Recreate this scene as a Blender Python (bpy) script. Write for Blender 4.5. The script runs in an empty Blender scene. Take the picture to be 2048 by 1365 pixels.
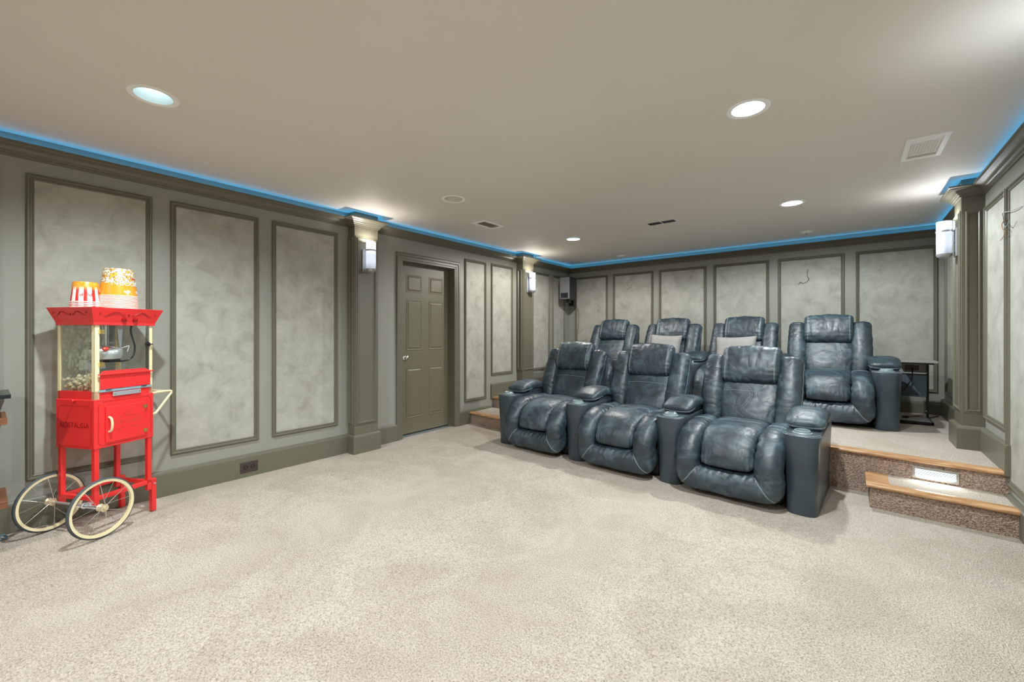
import bpy, bmesh, math, random
from mathutils import Vector, Matrix, noise
SC = bpy.context.scene
COL = SC.collection
R = math.radians
random.seed(7)

# ------------------------------------------------------------------ camera, world, lights, exposure
YAW = 38.577
cam_d = bpy.data.cameras.new('camera'); cam = bpy.data.objects.new('camera', cam_d); COL.objects.link(cam)
cam.location = (0, 0, 1.22); cam.rotation_euler = (R(90), 0, R(YAW))
cam_d.sensor_width = 36.0; cam_d.lens = 845.0 / 2048 * 36; cam_d.shift_y = -16.5 / 2048
cam_d.clip_start = 0.02
SC.camera = cam
w = bpy.data.worlds.new('world'); SC.world = w; w.use_nodes = True
w.node_tree.nodes['Background'].inputs[0].default_value = (0.02, 0.02, 0.02, 1)
SC.view_settings.view_transform = 'Standard'; SC.view_settings.look = 'None'
SC.view_settings.gamma = 1.0; SC.view_settings.use_curve_mapping = False
SC.view_settings.exposure = -0.02
CEIL = 2.44

def lamp(kind, name, loc, energy, color, size=0.1, rot=(0, 0, 0), **kw):
    d = bpy.data.lights.new(name, kind); d.energy = energy; d.color = color
    if kind == 'AREA':
        d.shape = kw.get('shape', 'DISK'); d.size = size
        if 'size_y' in kw: d.size_y = kw['size_y']
    else:
        d.shadow_soft_size = size
    if kind == 'SPOT':
        d.spot_size = R(kw.get('angle', 150)); d.spot_blend = kw.get('blend', 0.6)
    o = bpy.data.objects.new(name, d); COL.objects.link(o); o.location = loc; o.rotation_euler = rot
    return o

COOL = (0.92, 0.985, 1.0); NEUT = (1.0, 0.965, 0.915); WARM = (1.0, 0.86, 0.72)
# ceiling can lights of the room that burn (one in the middle of the left line is off); x, y, power, colour
CANS = [(-2.80, 0.55, 180, (.88, .99, 1), 152, .95), (-0.43, 2.60, 190, (.88, .98, 1), 166, .7), (-2.80, 4.79, 110, NEUT, 174, .35), (-0.42, 4.75, 146, COOL, 175, .3),
        (-0.42, 0.55, 125, (1, .985, .96), 171, .6), (-2.80, -1.55, 125, NEUT, 160, .9), (-0.42, -1.55, 110, NEUT, 160, .9)]
for (x, y, e, c, an, bl) in CANS:
    lamp('SPOT', 'can_light_beam', (x, y, 2.432), e, c, 0.035, (0, 0, 0), angle=an, blend=bl)

# ------------------------------------------------------------------ materials
def srgb(r, g, b):
    f = lambda c: (c / 255 / 12.92) if c / 255 <= 0.04045 else ((c / 255 + 0.055) / 1.055) ** 2.4
    return (f(r), f(g), f(b), 1)
MATS = {}
def M(name, color, rough=0.6, metal=0.0, var=None, vscale=3.0, vdet=4.0, bump=0.0, bscale=100.0, spec=0.5,
      emit=None, estr=0.0, coat=0.0, stretch=None, bdist=0.01, randomize=0.0):
    if name in MATS: return MATS[name]
    m = bpy.data.materials.new(name); m.use_nodes = True; nt = m.node_tree; n = nt.nodes; L = nt.links
    p = n['Principled BSDF']; p.inputs['Roughness'].default_value = rough; p.inputs['Metallic'].default_value = metal
    p.inputs['Base Color'].default_value = color; p.inputs['Specular IOR Level'].default_value = spec
    p.inputs['Coat Weight'].default_value = coat
    tc = n.new('ShaderNodeTexCoord'); src = tc.outputs['Object']
    if stretch:
        mp = n.new('ShaderNodeMapping'); mp.inputs['Scale'].default_value = stretch; L.new(src, mp.inputs[0]); src = mp.outputs[0]
    if var is not None:
        t = n.new('ShaderNodeTexNoise'); t.inputs['Scale'].default_value = vscale; t.inputs['Detail'].default_value = vdet
        t.inputs['Roughness'].default_value = 0.6; L.new(src, t.inputs['Vector'])
        r = n.new('ShaderNodeValToRGB'); r.color_ramp.elements[0].position = 0.33; r.color_ramp.elements[1].position = 0.68
        r.color_ramp.elements[0].color = color; r.color_ramp.elements[1].color = var
        L.new(t.outputs['Fac'], r.inputs[0]); L.new(r.outputs[0], p.inputs['Base Color'])
    if bump:
        t2 = n.new('ShaderNodeTexNoise'); t2.inputs['Scale'].default_value = bscale; t2.inputs['Detail'].default_value = 3
        L.new(src, t2.inputs['Vector']); b = n.new('ShaderNodeBump'); b.inputs['Strength'].default_value = bump
        b.inputs['Distance'].default_value = bdist; L.new(t2.outputs['Fac'], b.inputs['Height']); L.new(b.outputs[0], p.inputs['Normal'])
    if emit is not None:
        p.inputs['Emission Color'].default_value = emit; p.inputs['Emission Strength'].default_value = estr
    MATS[name] = m
    return m

WALL = M('wall_paint', srgb(147, 148, 138), 0.5, bump=0.05, bscale=90, bdist=0.003)
TRIM = M('trim_paint', srgb(106, 104, 89), 0.38, bump=0.03, bscale=60, bdist=0.003)
DOORP = M('door_paint', srgb(110, 106, 86), 0.42, bump=0.08, bscale=40, stretch=(6, 6, 1), bdist=0.002)
CEILM = M('ceiling_paint', srgb(223, 217, 207), 0.6, var=srgb(226, 221, 212), vscale=0.7, bump=0.03, bscale=30, bdist=0.004)
WHITE = M('white_enamel', srgb(250, 250, 248), 0.4)
OFFW = M('off_white_metal', srgb(236, 232, 222), 0.45)
BLACK = M('black_plastic', srgb(28, 28, 30), 0.45)
DARKM = M('dark_metal', srgb(40, 42, 44), 0.35, 0.6)
STEEL = M('brushed_steel', srgb(214, 218, 222), 0.34, .75)
BRASS = M('brass', srgb(214, 190, 120), 0.28, 0.9)
CHROME = M('chrome', srgb(225, 228, 230), 0.12, 1.0)
REDP = M('red_lacquer', srgb(234, 50, 50), 0.33, var=srgb(228, 46, 46), vscale=2, coat=0.15)
REDD = M('red_engraving', srgb(150, 14, 18), 0.45)
REDE = M('red_embossing', srgb(198, 64, 40), 0.4)
CREAM = M('cream_paint', srgb(232, 220, 180), 0.38)
TYRE = M('tyre_rubber', srgb(70, 76, 82), 0.55)
OUTLET = M('outlet_brown', srgb(66, 56, 52), 0.4)

def plaster():
    m = bpy.data.materials.new('faux_plaster'); m.use_nodes = True; nt = m.node_tree; n = nt.nodes; L = nt.links
    p = n['Principled BSDF']; p.inputs['Roughness'].default_value = 0.55; p.inputs['Specular IOR Level'].default_value = 0.35
    tc = n.new('ShaderNodeTexCoord')
    a = n.new('ShaderNodeTexNoise'); a.inputs['Scale'].default_value = 6; a.inputs['Detail'].default_value = 7; a.inputs['Roughness'].default_value = 0.62; a.inputs['Distortion'].default_value = .5
    b = n.new('ShaderNodeTexNoise'); b.inputs['Scale'].default_value = 24; b.inputs['Detail'].default_value = 5; b.inputs['Distortion'].default_value = 0.8
    L.new(tc.outputs['Object'], a.inputs['Vector']); L.new(tc.outputs['Object'], b.inputs['Vector'])
    r = n.new('ShaderNodeValToRGB'); e = r.color_ramp.elements
    e[0].position = 0.28; e[0].color = srgb(148, 147, 137); e[1].position = 0.72; e[1].color = srgb(181, 181, 173)
    k = r.color_ramp.elements.new(0.5); k.color = srgb(168, 168, 158)
    L.new(a.outputs['Fac'], r.inputs[0])
    r2 = n.new('ShaderNodeValToRGB'); r2.color_ramp.elements[0].position = 0.35; r2.color_ramp.elements[0].color = (0.92, 0.92, 0.91, 1)
    r2.color_ramp.elements[1].position = 0.6; r2.color_ramp.elements[1].color = (1.04, 1.04, 1.03, 1); L.new(b.outputs['Fac'], r2.inputs[0])
    mx = n.new('ShaderNodeMix'); mx.data_type = 'RGBA'; mx.blend_type = 'MULTIPLY'; mx.inputs['Factor'].default_value = 0.45
    L.new(r.outputs[0], mx.inputs['A']); L.new(r2.outputs[0], mx.inputs['B']); L.new(mx.outputs['Result'], p.inputs['Base Color'])
    bp = n.new('ShaderNodeBump'); bp.inputs['Strength'].default_value = 0.15; bp.inputs['Distance'].default_value = 0.006
    L.new(b.outputs['Fac'], bp.inputs['Height']); L.new(bp.outputs[0], p.inputs['Normal'])
    return m
PLASTER = plaster()

def carpet(name, dark, mid, light, s=1.0):
    m = bpy.data.materials.new(name); m.use_nodes = True; nt = m.node_tree; n = nt.nodes; L = nt.links
    p = n['Principled BSDF']; p.inputs['Roughness'].default_value = 0.95; p.inputs['Specular IOR Level'].default_value = 0.1
    tc = n.new('ShaderNodeTexCoord')
    v = n.new('ShaderNodeTexVoronoi'); v.inputs['Scale'].default_value = 95 * s; v.inputs['Randomness'].default_value = 1
    f = n.new('ShaderNodeTexNoise'); f.inputs['Scale'].default_value = 75 * s; f.inputs['Detail'].default_value = 5; f.inputs['Roughness'].default_value = 0.72
    g = n.new('ShaderNodeTexNoise'); g.inputs['Scale'].default_value = 2.2; g.inputs['Detail'].default_value = 6; g.inputs['Roughness'].default_value = 0.62; g.inputs['Distortion'].default_value = 1.0
    for t in (v, f, g): L.new(tc.outputs['Object'], t.inputs['Vector'])
    r = n.new('ShaderNodeValToRGB'); e = r.color_ramp.elements
    e[0].position = 0.30; e[0].color = dark; e[1].position = 0.60; e[1].color = light
    k = e.new(0.44); k.color = mid
    L.new(f.outputs['Fac'], r.inputs[0])
    r2 = n.new('ShaderNodeValToRGB'); r2.color_ramp.elements[0].position = 0.36; r2.color_ramp.elements[0].color = (0.88, 0.86, 0.83, 1)
    r2.color_ramp.elements[1].position = 0.60; r2.color_ramp.elements[1].color = (1.04, 1.04, 1.04, 1); L.new(g.outputs['Fac'], r2.inputs[0])
    mx = n.new('ShaderNodeMix'); mx.data_type = 'RGBA'; mx.blend_type = 'MULTIPLY'; mx.inputs['Factor'].default_value = 0.9
    L.new(r.outputs[0], mx.inputs['A']); L.new(r2.outputs[0], mx.inputs['B']); L.new(mx.outputs['Result'], p.inputs['Base Color'])
    ad = n.new('ShaderNodeMath'); ad.operation = 'ADD'; L.new(v.outputs['Distance'], ad.inputs[0]); L.new(f.outputs['Fac'], ad.inputs[1])
    bp = n.new('ShaderNodeBump'); bp.inputs['Strength'].default_value = 0.9; bp.inputs['Distance'].default_value = 0.008
    L.new(ad.outputs[0], bp.inputs['Height']); L.new(bp.outputs[0], p.inputs['Normal'])
    return m
CARPET = carpet('beige_carpet', srgb(132, 113, 98), srgb(196, 183, 170), srgb(224, 214, 204), 1.75)
CARPETR = carpet('shaded_riser_carpet', srgb(88, 68, 58), srgb(160, 136, 122), srgb(200, 180, 166), 1.2)  # the same carpet; pile seen edge-on and riser shade both put into the colour

def oak():
    m = bpy.data.materials.new('oak_wood'); m.use_nodes = True; nt = m.node_tree; n = nt.nodes; L = nt.links
    p = n['Principled BSDF']; p.inputs['Roughness'].default_value = 0.32; p.inputs['Coat Weight'].default_value = 0.3
    tc = n.new('ShaderNodeTexCoord'); mp = n.new('ShaderNodeMapping'); mp.inputs['Scale'].default_value = (2.5, 26, 26)
    L.new(tc.outputs['Object'], mp.inputs[0])
    t = n.new('ShaderNodeTexNoise'); t.inputs['Scale'].default_value = 2; t.inputs['Detail'].default_value = 5; t.inputs['Distortion'].default_value = 0.6
    L.new(mp.outputs[0], t.inputs['Vector'])
    r = n.new('ShaderNodeValToRGB'); r.color_ramp.elements[0].position = 0.35; r.color_ramp.elements[0].color = srgb(160, 112, 72)
    r.color_ramp.elements[1].position = 0.62; r.color_ramp.elements[1].color = srgb(206, 164, 120)
    L.new(t.outputs['Fac'], r.inputs[0]); L.new(r.outputs[0], p.inputs['Base Color'])
    return m
OAK = oak()

def leather():
    m = bpy.data.materials.new('teal_black_leather'); m.use_nodes = True; nt = m.node_tree; n = nt.nodes; L = nt.links
    p = n['Principled BSDF']; p.inputs['Roughness'].default_value = 0.36; p.inputs['Specular IOR Level'].default_value = 0.75
    p.inputs['Coat Weight'].default_value = 0.06; p.inputs['Coat Roughness'].default_value = 0.3
    tc = n.new('ShaderNodeTexCoord'); oi = n.new('ShaderNodeObjectInfo')
    sc = n.new('ShaderNodeVectorMath'); sc.operation = 'SCALE'; sc.inputs['Scale'].default_value = 7.0
    cx = n.new('ShaderNodeCombineXYZ'); 
    for i in range(3): L.new(oi.outputs['Random'], cx.inputs[i])
    L.new(cx.outputs[0], sc.inputs[0])
    av = n.new('ShaderNodeVectorMath'); L.new(tc.outputs['Object'], av.inputs[0]); L.new(sc.outputs[0], av.inputs[1])
    g = n.new('ShaderNodeTexNoise'); g.inputs['Scale'].default_value = 5.5; g.inputs['Detail'].default_value = 6; g.inputs['Roughness'].default_value = 0.65; g.inputs['Distortion'].default_value = 0.8
    L.new(av.outputs[0], g.inputs['Vector'])
    r = n.new('ShaderNodeValToRGB'); e = r.color_ramp.elements
    e[0].position = 0.30; e[0].color = srgb(26, 37, 45); e[1].position = 0.78; e[1].color = srgb(92, 114, 124)
    k = e.new(0.52); k.color = srgb(44, 61, 71)
    L.new(g.outputs['Fac'], r.inputs[0]); L.new(r.outputs[0], p.inputs['Base Color'])
    rr = n.new('ShaderNodeMapRange'); rr.inputs['From Min'].default_value = 0.3; rr.inputs['From Max'].default_value = 0.7
    rr.inputs['To Min'].default_value = 0.40; rr.inputs['To Max'].default_value = 0.58; L.new(g.outputs['Fac'], rr.inputs['Value']); L.new(rr.outputs[0], p.inputs['Roughness'])
    c = n.new('ShaderNodeTexNoise'); c.inputs['Scale'].default_value = 7; c.inputs['Detail'].default_value = 2; c.inputs['Distortion'].default_value = .8
    L.new(av.outputs[0], c.inputs['Vector'])
    ab = n.new('ShaderNodeMath'); ab.operation = 'SUBTRACT'; ab.inputs[1].default_value = 0.5; L.new(c.outputs['Fac'], ab.inputs[0])
    ab2 = n.new('ShaderNodeMath'); ab2.operation = 'ABSOLUTE'; L.new(ab.outputs[0], ab2.inputs[0])
    cr = n.new('ShaderNodeMapRange'); cr.inputs['From Max'].default_value = 0.09; L.new(ab2.outputs[0], cr.inputs['Value'])
    bp = n.new('ShaderNodeBump'); bp.inputs['Strength'].default_value = 0.16; bp.inputs['Distance'].default_value = 0.006
    L.new(cr.outputs[0], bp.inputs['Height'])
    v = n.new('ShaderNodeTexVoronoi'); v.inputs['Scale'].default_value = 260; L.new(tc.outputs['Object'], v.inputs['Vector'])
    bp2 = n.new('ShaderNodeBump'); bp2.inputs['Strength'].default_value = 0.08; bp2.inputs['Distance'].default_value = 0.002
    L.new(v.outputs['Distance'], bp2.inputs['Height']); L.new(bp.outputs[0], bp2.inputs['Normal']); L.new(bp2.outputs[0], p.inputs['Normal'])
    return m
LEATHER = leather()
VINYL = M('charcoal_vinyl', srgb(48, 58, 65), 0.36, var=srgb(64, 76, 84), vscale=4, bump=0.05, bscale=300, bdist=0.001)
STITCH = M('pale_thread', srgb(158, 174, 180), 0.6)
CUPM = M('cup_holder_ring', srgb(150, 168, 172), 0.3, 0.3)
LINEN = M('grey_linen', srgb(152, 149, 147), 0.9, var=srgb(162, 159, 157), vscale=12, bump=0.25, bscale=420, bdist=0.002)

def glassm(name, tint, spec_rough=0.03, haze=0.0):
    m = bpy.data.materials.new(name); m.use_nodes = True; nt = m.node_tree; n = nt.nodes; L = nt.links
    n.remove(n['Principled BSDF']); out = n['Material Output']
    t = n.new('ShaderNodeBsdfTransparent'); t.inputs[0].default_value = tint
    g = n.new('ShaderNodeBsdfGlossy'); g.inputs['Roughness'].default_value = spec_rough; g.inputs[0].default_value = (0.9, 0.95, 0.95, 1)
    lw = n.new('ShaderNodeLayerWeight'); pw = n.new('ShaderNodeMath'); pw.operation = 'POWER'; pw.inputs[1].default_value = 4.5
    L.new(lw.outputs['Facing'], pw.inputs[0]); fr = n.new('ShaderNodeMath'); fr.operation = 'MULTIPLY_ADD'; fr.inputs[1].default_value = .8; fr.inputs[2].default_value = .045
    L.new(pw.outputs[0], fr.inputs[0])
    mx = n.new('ShaderNodeMixShader'); L.new(fr.outputs[0], mx.inputs[0]); L.new(t.outputs[0], mx.inputs[1]); L.new(g.outputs[0], mx.inputs[2])
    if haze:
        d = n.new('ShaderNodeBsdfDiffuse'); d.inputs[0].default_value = srgb(200, 205, 180)
        nz = n.new('ShaderNodeTexNoise'); nz.inputs['Scale'].default_value = 45; nz.inputs['Detail'].default_value = 5
        tc = n.new('ShaderNodeTexCoord'); L.new(tc.outputs['Object'], nz.inputs['Vector'])
        mr = n.new('ShaderNodeMapRange'); mr.inputs['From Min'].default_value = 0.45; mr.inputs['From Max'].default_value = 0.75; mr.inputs['To Max'].default_value = haze
        L.new(nz.outputs['Fac'], mr.inputs['Value'])
        m2 = n.new('ShaderNodeMixShader'); L.new(mr.outputs[0], m2.inputs[0]); L.new(mx.outputs[0], m2.inputs[1]); L.new(d.outputs[0], m2.inputs[2]); mx = m2
    L.new(mx.outputs[0], out.inputs[0])
    return m
GLASS = glassm('clear_glass', (0.97, 0.99, 0.98, 1))
GLASSG = glassm('greasy_glass', (0.96, 0.98, 0.94, 1), 0.06, 0.36)
BULB = M('bulb_glow', (1, 1, 1, 1), 0.5, emit=(0.93, 0.98, 1.0, 1), estr=2.2)
BULB2 = M('bright_bulb_glow', (1, 1, 1, 1), 0.5, emit=(0.96, 0.99, 1.0, 1), estr=9)
BLUELED = M('blue_led_glow', (0.1, 0.5, 1, 1), 0.5, emit=(0.06, 0.50, 1.0, 1), estr=6.5)

# ------------------------------------------------------------------ mesh helpers
class MB:
    def __init__(s): s.v = []; s.f = []
    def add(s, vs, fs):
        k = len(s.v); s.v += [tuple(a) for a in vs]; s.f += [tuple(i + k for i in f) for f in fs]; return s
    def box(s, x0, x1, y0, y1, z0, z1):
        vs = [(x0, y0, z0), (x1, y0, z0), (x1, y1, z0), (x0, y1, z0), (x0, y0, z1), (x1, y0, z1), (x1, y1, z1), (x0, y1, z1)]
        return s.add(vs, [(0, 3, 2, 1), (4, 5, 6, 7), (0, 1, 5, 4), (1, 2, 6, 5), (2, 3, 7, 6), (3, 0, 4, 7)])
    def loft(s, rings, closed=True, cap0=True, cap1=True):
        n = len(rings[0]); vs = [p for r in rings for p in r]; fs = []
        for i in range(len(rings) - 1):
            for j in range(n if closed else n - 1):
                a = i * n + j; b = i * n + (j + 1) % n; fs.append((a, b, b + n, a + n))
        if cap0: fs.append(tuple(reversed(range(n))))
        if cap1: fs.append(tuple(range((len(rings) - 1) * n, len(rings) * n)))
        return s.add(vs, fs)
    def lathe(s, prof, c=(0, 0, 0), n=32, axis='z', cap0=False, cap1=False):
        rings = []
        for (r, h) in prof:
            ring = []
            for k in range(n):
                a = 2 * math.pi * k / n; ca, sa = r * math.cos(a), r * math.sin(a)
                p = {'z': (ca, sa, h), 'y': (ca, h, -sa), 'x': (h, ca, sa)}[axis]
                ring.append((p[0] + c[0], p[1] + c[1], p[2] + c[2]))
            rings.append(ring)
        return s.loft(rings, True, cap0, cap1)
    def tube(s, pts, r, n=8, closed=False):
        pts = [Vector(p) for p in pts]; m = len(pts); rings = []; prev = None
        for i in range(m):
            if closed: t = (pts[(i + 1) % m] - pts[(i - 1) % m])
            else: t = pts[min(i + 1, m - 1)] - pts[max(i - 1, 0)]
            if t.length < 1e-9: t = Vector((0, 0, 1))
            t.normalize()
            if prev is None:
                up = Vector((0, 0, 1)) if abs(t.z) < 0.9 else Vector((1, 0, 0)); nrm = t.cross(up).normalized()
            else:
                nrm = (prev - t * prev.dot(t)); nrm = nrm.normalized() if nrm.length > 1e-6 else t.orthogonal().normalized()
            prev = nrm; bn = t.cross(nrm); rr = r[i] if isinstance(r, (list, tuple)) else r
            rings.append([pts[i] + (nrm * math.cos(2 * math.pi * k / n) + bn * math.sin(2 * math.pi * k / n)) * rr for k in range(n)])
        if closed:
            rings.append(rings[0]); return s.loft(rings, True, False, False)
        return s.loft(rings)
    def build(s, name, mat, parent=None, smooth=False, bevel=0.0, segs=2, angle=40):
        me = bpy.data.meshes.new(name); me.from_pydata(s.v, [], s.f)
        bm = bmesh.new(); bm.from_mesh(me); bmesh.ops.remove_doubles(bm, verts=bm.verts, dist=1e-6)
        bmesh.ops.recalc_face_normals(bm, faces=bm.faces); bm.to_mesh(me); bm.free()
        me.materials.append(mat); o = bpy.data.objects.new(name, me); COL.objects.link(o)
        if parent: o.parent = parent
        if bevel:
            b = o.modifiers.new('bevel', 'BEVEL'); b.width = bevel; b.segments = segs; b.limit_method = 'ANGLE'; b.angle_limit = R(30)
            b.harden_normals = False
        if smooth:
            for p in me.polygons: p.use_smooth = True
            if angle < 180:
                me.set_sharp_from_angle(angle=R(angle)) if hasattr(me, 'set_sharp_from_angle') else None
        return o

def struct(o): o['kind'] = 'structure'; return o
def tag(o, label, cat, group=None):
    o['label'] = label; o['category'] = cat
    if group: o['group'] = group
    return o
def empty(name, loc, rz=0.0):
    o = bpy.data.objects.new(name, None); COL.objects.link(o); o.location = loc; o.rotation_euler = (0, 0, rz); o.empty_display_size = 0.1; return o
def copy_tree(o, parent=None):
    c = o.copy(); COL.objects.link(c)
    if parent: c.parent = parent
    for ch in [q for q in bpy.data.objects if q.parent == o and q != c]: copy_tree(ch, c)
    return c

def rings_rect(mb, fn, u0, u1, v0, v1, prof):
    """nested rectangles: prof = [(inset, height)], fn(u, v, h) -> xyz"""
    loops = []
    for (i, h) in prof:
        loops.append([fn(u0 + i, v0 + i, h), fn(u1 - i, v0 + i, h), fn(u1 - i, v1 - i, h), fn(u0 + i, v1 - i, h)])
    mb.loft(loops, True, False, False); return mb
def face_left(X0): return lambda u, v, h: (X0 + h, u, v)       # a wall that looks to +x
def face_back(Y0): return lambda u, v, h: (u, Y0 - h, v)       # a wall that looks to -y
def face_right(X0): return lambda u, v, h: (X0 - h, u, v)      # a wall that looks to -x

def run(mb, path, prof, cap=True):
    """profile [(offset to the right of the path, z)] swept along a plan polyline with mitres"""
    P = [Vector((p[0], p[1])) for p in path]; n = len(P); rings = []
    for i in range(n):
        d0 = (P[i] - P[i - 1]).normalized() if i > 0 else None
        d1 = (P[i + 1] - P[i]).normalized() if i < n - 1 else None
        if d0 is None: d0 = d1
        if d1 is None: d1 = d0
        n0 = Vector((d0.y, -d0.x)); n1 = Vector((d1.y, -d1.x)); b = (n0 + n1)
        b = b / max(1e-6, b.dot(n0)) if b.length > 1e-6 else n0
        rings.append([(P[i].x + b.x * o, P[i].y + b.y * o, z) for (o, z) in prof])
    mb.loft(rings, False, False, False)
    if cap:
        m = len(prof); k = len(mb.v) - n * m
        mb.f.append(tuple(range(k, k + m))); mb.f.append(tuple(reversed(range(k + (n - 1) * m, k + n * m))))
    return mb

# ------------------------------------------------------------------ room shell
def fz(x): return -0.022 * (min(x, 0.0) + 4.0) / 4.0       # the slab falls a little towards the right wall
XL, XR, YB, YF = -4.0, 0.83, 6.70, -3.2
mb = MB(); mb.loft([[(-4.12, YF - .1, fz(-4.12)), (0, YF - .1, fz(0)), (0.98, YF - .1, fz(.98))], [(-4.12, 4.75, fz(-4.12)), (0, 4.47, fz(0)), (0.98, 4.4, fz(.98))]], False, False, False)
mb.loft([[(-4.12, YF - .1, -.25), (0.98, YF - .1, -.25)], [(-4.12, 4.75, -.25), (0.98, 4.4, -.25)]], False, False, False)
struct(mb.build('floor', CARPET))
# ceiling with round holes for the cans
CANXY = [(-2.80, 0.55), (-0.43, 2.60), (-2.82, 2.68), (-2.80, 4.79), (-0.42, 4.75), (-0.42, 0.55), (-2.80, -1.55), (-0.42, -1.55)]
def make_ceiling():
    bm = bmesh.new()
    ys = [YF - .1, -2.6, -.5, 1.6, 3.7, 5.9, YB + .1]; xs = [XL - .12, -1.6, XR + .12]
    H = 0.082; nseg = 32
    for i in range(2):
        for j in range(6):
            x0, x1, y0, y1 = xs[i], xs[i + 1], ys[j], ys[j + 1]
            cs = [c for c in CANXY if x0 < c[0] < x1 and y0 < c[1] < y1]
            if not cs:
                bm.faces.new([bm.verts.new((a, b, CEIL)) for a, b in ((x0, y0), (x0, y1), (x1, y1), (x1, y0))]); continue
            cx, cy = cs[0]; inner = []; outer = []
            for k in range(nseg):
                a = 2 * math.pi * (k + .5) / nseg; c, s = math.cos(a), math.sin(a)
                inner.append(bm.verts.new((cx + H * c, cy + H * s, CEIL)))
                tx = ((x1 - cx) / c if c > 0 else (x0 - cx) / c); ty = ((y1 - cy) / s if s > 0 else (y0 - cy) / s); t = min(tx, ty)
                outer.append(bm.verts.new((cx + t * c, cy + t * s, CEIL)))
            for k in range(nseg):
                k2 = (k + 1) % nseg; bm.faces.new([inner[k], inner[k2], outer[k2], outer[k]])
            for (a, b) in ((x0, y0), (x0, y1), (x1, y1), (x1, y0)):
                best = None
                for k in range(nseg):
                    p, q = outer[k].co, outer[(k + 1) % nseg].co
                    if (abs(p.x - a) < 1e-5) != (abs(q.x - a) < 1e-5) and (abs(p.y - b) < 1e-5) != (abs(q.y - b) < 1e-5): best = k
                if best is not None:
                    bm.faces.new([outer[best], outer[(best + 1) % nseg], bm.verts.new((a, b, CEIL))])
    # slab above
    bm.faces.new([bm.verts.new(p) for p in ((xs[0], ys[0], CEIL + .2), (xs[2], ys[0], CEIL + .2), (xs[2], ys[-1], CEIL + .2), (xs[0], ys[-1], CEIL + .2))])
    bmesh.ops.remove_doubles(bm, verts=bm.verts, dist=1e-5)
    me = bpy.data.meshes.new('ceiling'); bm.to_mesh(me); bm.free(); me.materials.append(CEILM)
    o = bpy.data.objects.new('ceiling', me); COL.objects.link(o); return struct(o)
make_ceiling()
D0, D1, DT = 3.00, 3.815, 2.05                    # the doorway
mb = MB(); mb.box(XL - .14, XL, YF - .1, D0, -.2, CEIL); mb.box(XL - .14, XL, D1, YB + .12, -.2, CEIL); mb.box(XL - .14, XL, D0, D1, DT, CEIL)
struct(mb.build('wall_left', WALL))
struct(MB().box(XL - .14, XR + .12, YB, YB + .12, -.2, CEIL).build('wall_back', WALL))
struct(MB().box(XR, XR + .12, YF - .1, YB + .1, -.2, CEIL).build('wall_right', WALL))
struct(MB().box(XL - .14, XR + .12, YF - .12, YF, -.2, CEIL).build('wall_front', WALL))

# platform, its oak edge, and the two single steps
EL, ER = (-4.0, 4.565), (0.86, 4.198)             # edge of the platform nosing, left and right
def edge(x, off=0.0): return EL[1] + (ER[1] - EL[1]) * (x - EL[0]) / (ER[0] - EL[0]) + off
def slab(mb, x0, x1, yf, yb, z0, z1, z1r=None):
    z1r = z1 if z1r is None else z1r
    a = [(x0, yf(x0), z0), (x1, yf(x1), z0), (x1, yb(x1), z0), (x0, yb(x0), z0)]
    b = [(x0, yf(x0), z1), (x1, yf(x1), z1r), (x1, yb(x1), z1r), (x0, yb(x0), z1)]
    return mb.loft([a, b])
PZ = 0.297
mb = slab(MB(), -4.1, .96, lambda x: edge(x, .028), lambda x: 6.8, -.2, PZ)
plat = struct(mb.build('floor_platform', CARPET))
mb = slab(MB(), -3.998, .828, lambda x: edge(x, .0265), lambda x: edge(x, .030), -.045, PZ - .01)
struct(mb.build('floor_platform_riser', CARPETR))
def nosing(name, x0, x1, yf, ztop, parent=None, depth=.085, th=.03, ztr=None):
    ztr = ztop if ztr is None else ztr
    prof = [(depth, -th), (.012, -th), (.003, -th * .8), (0, -th * .5), (.003, -th * .2), (.012, 0), (depth, 0)]
    rings = []
    for k in range(9):
        x = x0 + (x1 - x0) * k / 8; z = ztop + (ztr - ztop) * k / 8
        rings.append([(x, yf(x) + o, z + h) for (o, h) in prof])
    o = MB().loft(rings).build(name, OAK, parent, smooth=True, angle=50); return o
struct(nosing('trim_1', -3.995, .828, edge, PZ + .006))
def step(x0, x1, y0, name, ztop, ret):
    f = lambda x: y0 + (x - x0) * -.075
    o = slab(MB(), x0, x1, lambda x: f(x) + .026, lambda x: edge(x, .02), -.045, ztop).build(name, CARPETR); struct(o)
    t = slab(MB(), x0 + (.11 if ret else 0), x1, lambda x: f(x) + .08, lambda x: edge(x, .027), ztop, ztop + .007).build('tread_carpet', CARPET, o)
    nosing('oak_nosing', x0 - (.02 if ret else 0), x1, f, ztop + .012, o)
    if ret:
        MB().loft([[(x0 - .02, f(x0) + .05, ztop - .018), (x0 + .11, f(x0) + .05, ztop - .018), (x0 + .11, edge(x0, .02), ztop - .018), (x0 - .02, edge(x0, .02), ztop - .018)],
                   [(x0 - .02, f(x0) + .05, ztop + .0125), (x0 + .11, f(x0) + .05, ztop + .0125), (x0 + .11, edge(x0, .02), ztop + .0125), (x0 - .02, edge(x0, .02), ztop + .0125)]]
                  ).build('oak_return', OAK, o, bevel=.004)
    return o
step(.115, .802, 3.915, 'floor_step', .138, True)
step(-3.978, -3.25, 4.075, 'floor_step.001', .145, False)

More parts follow.
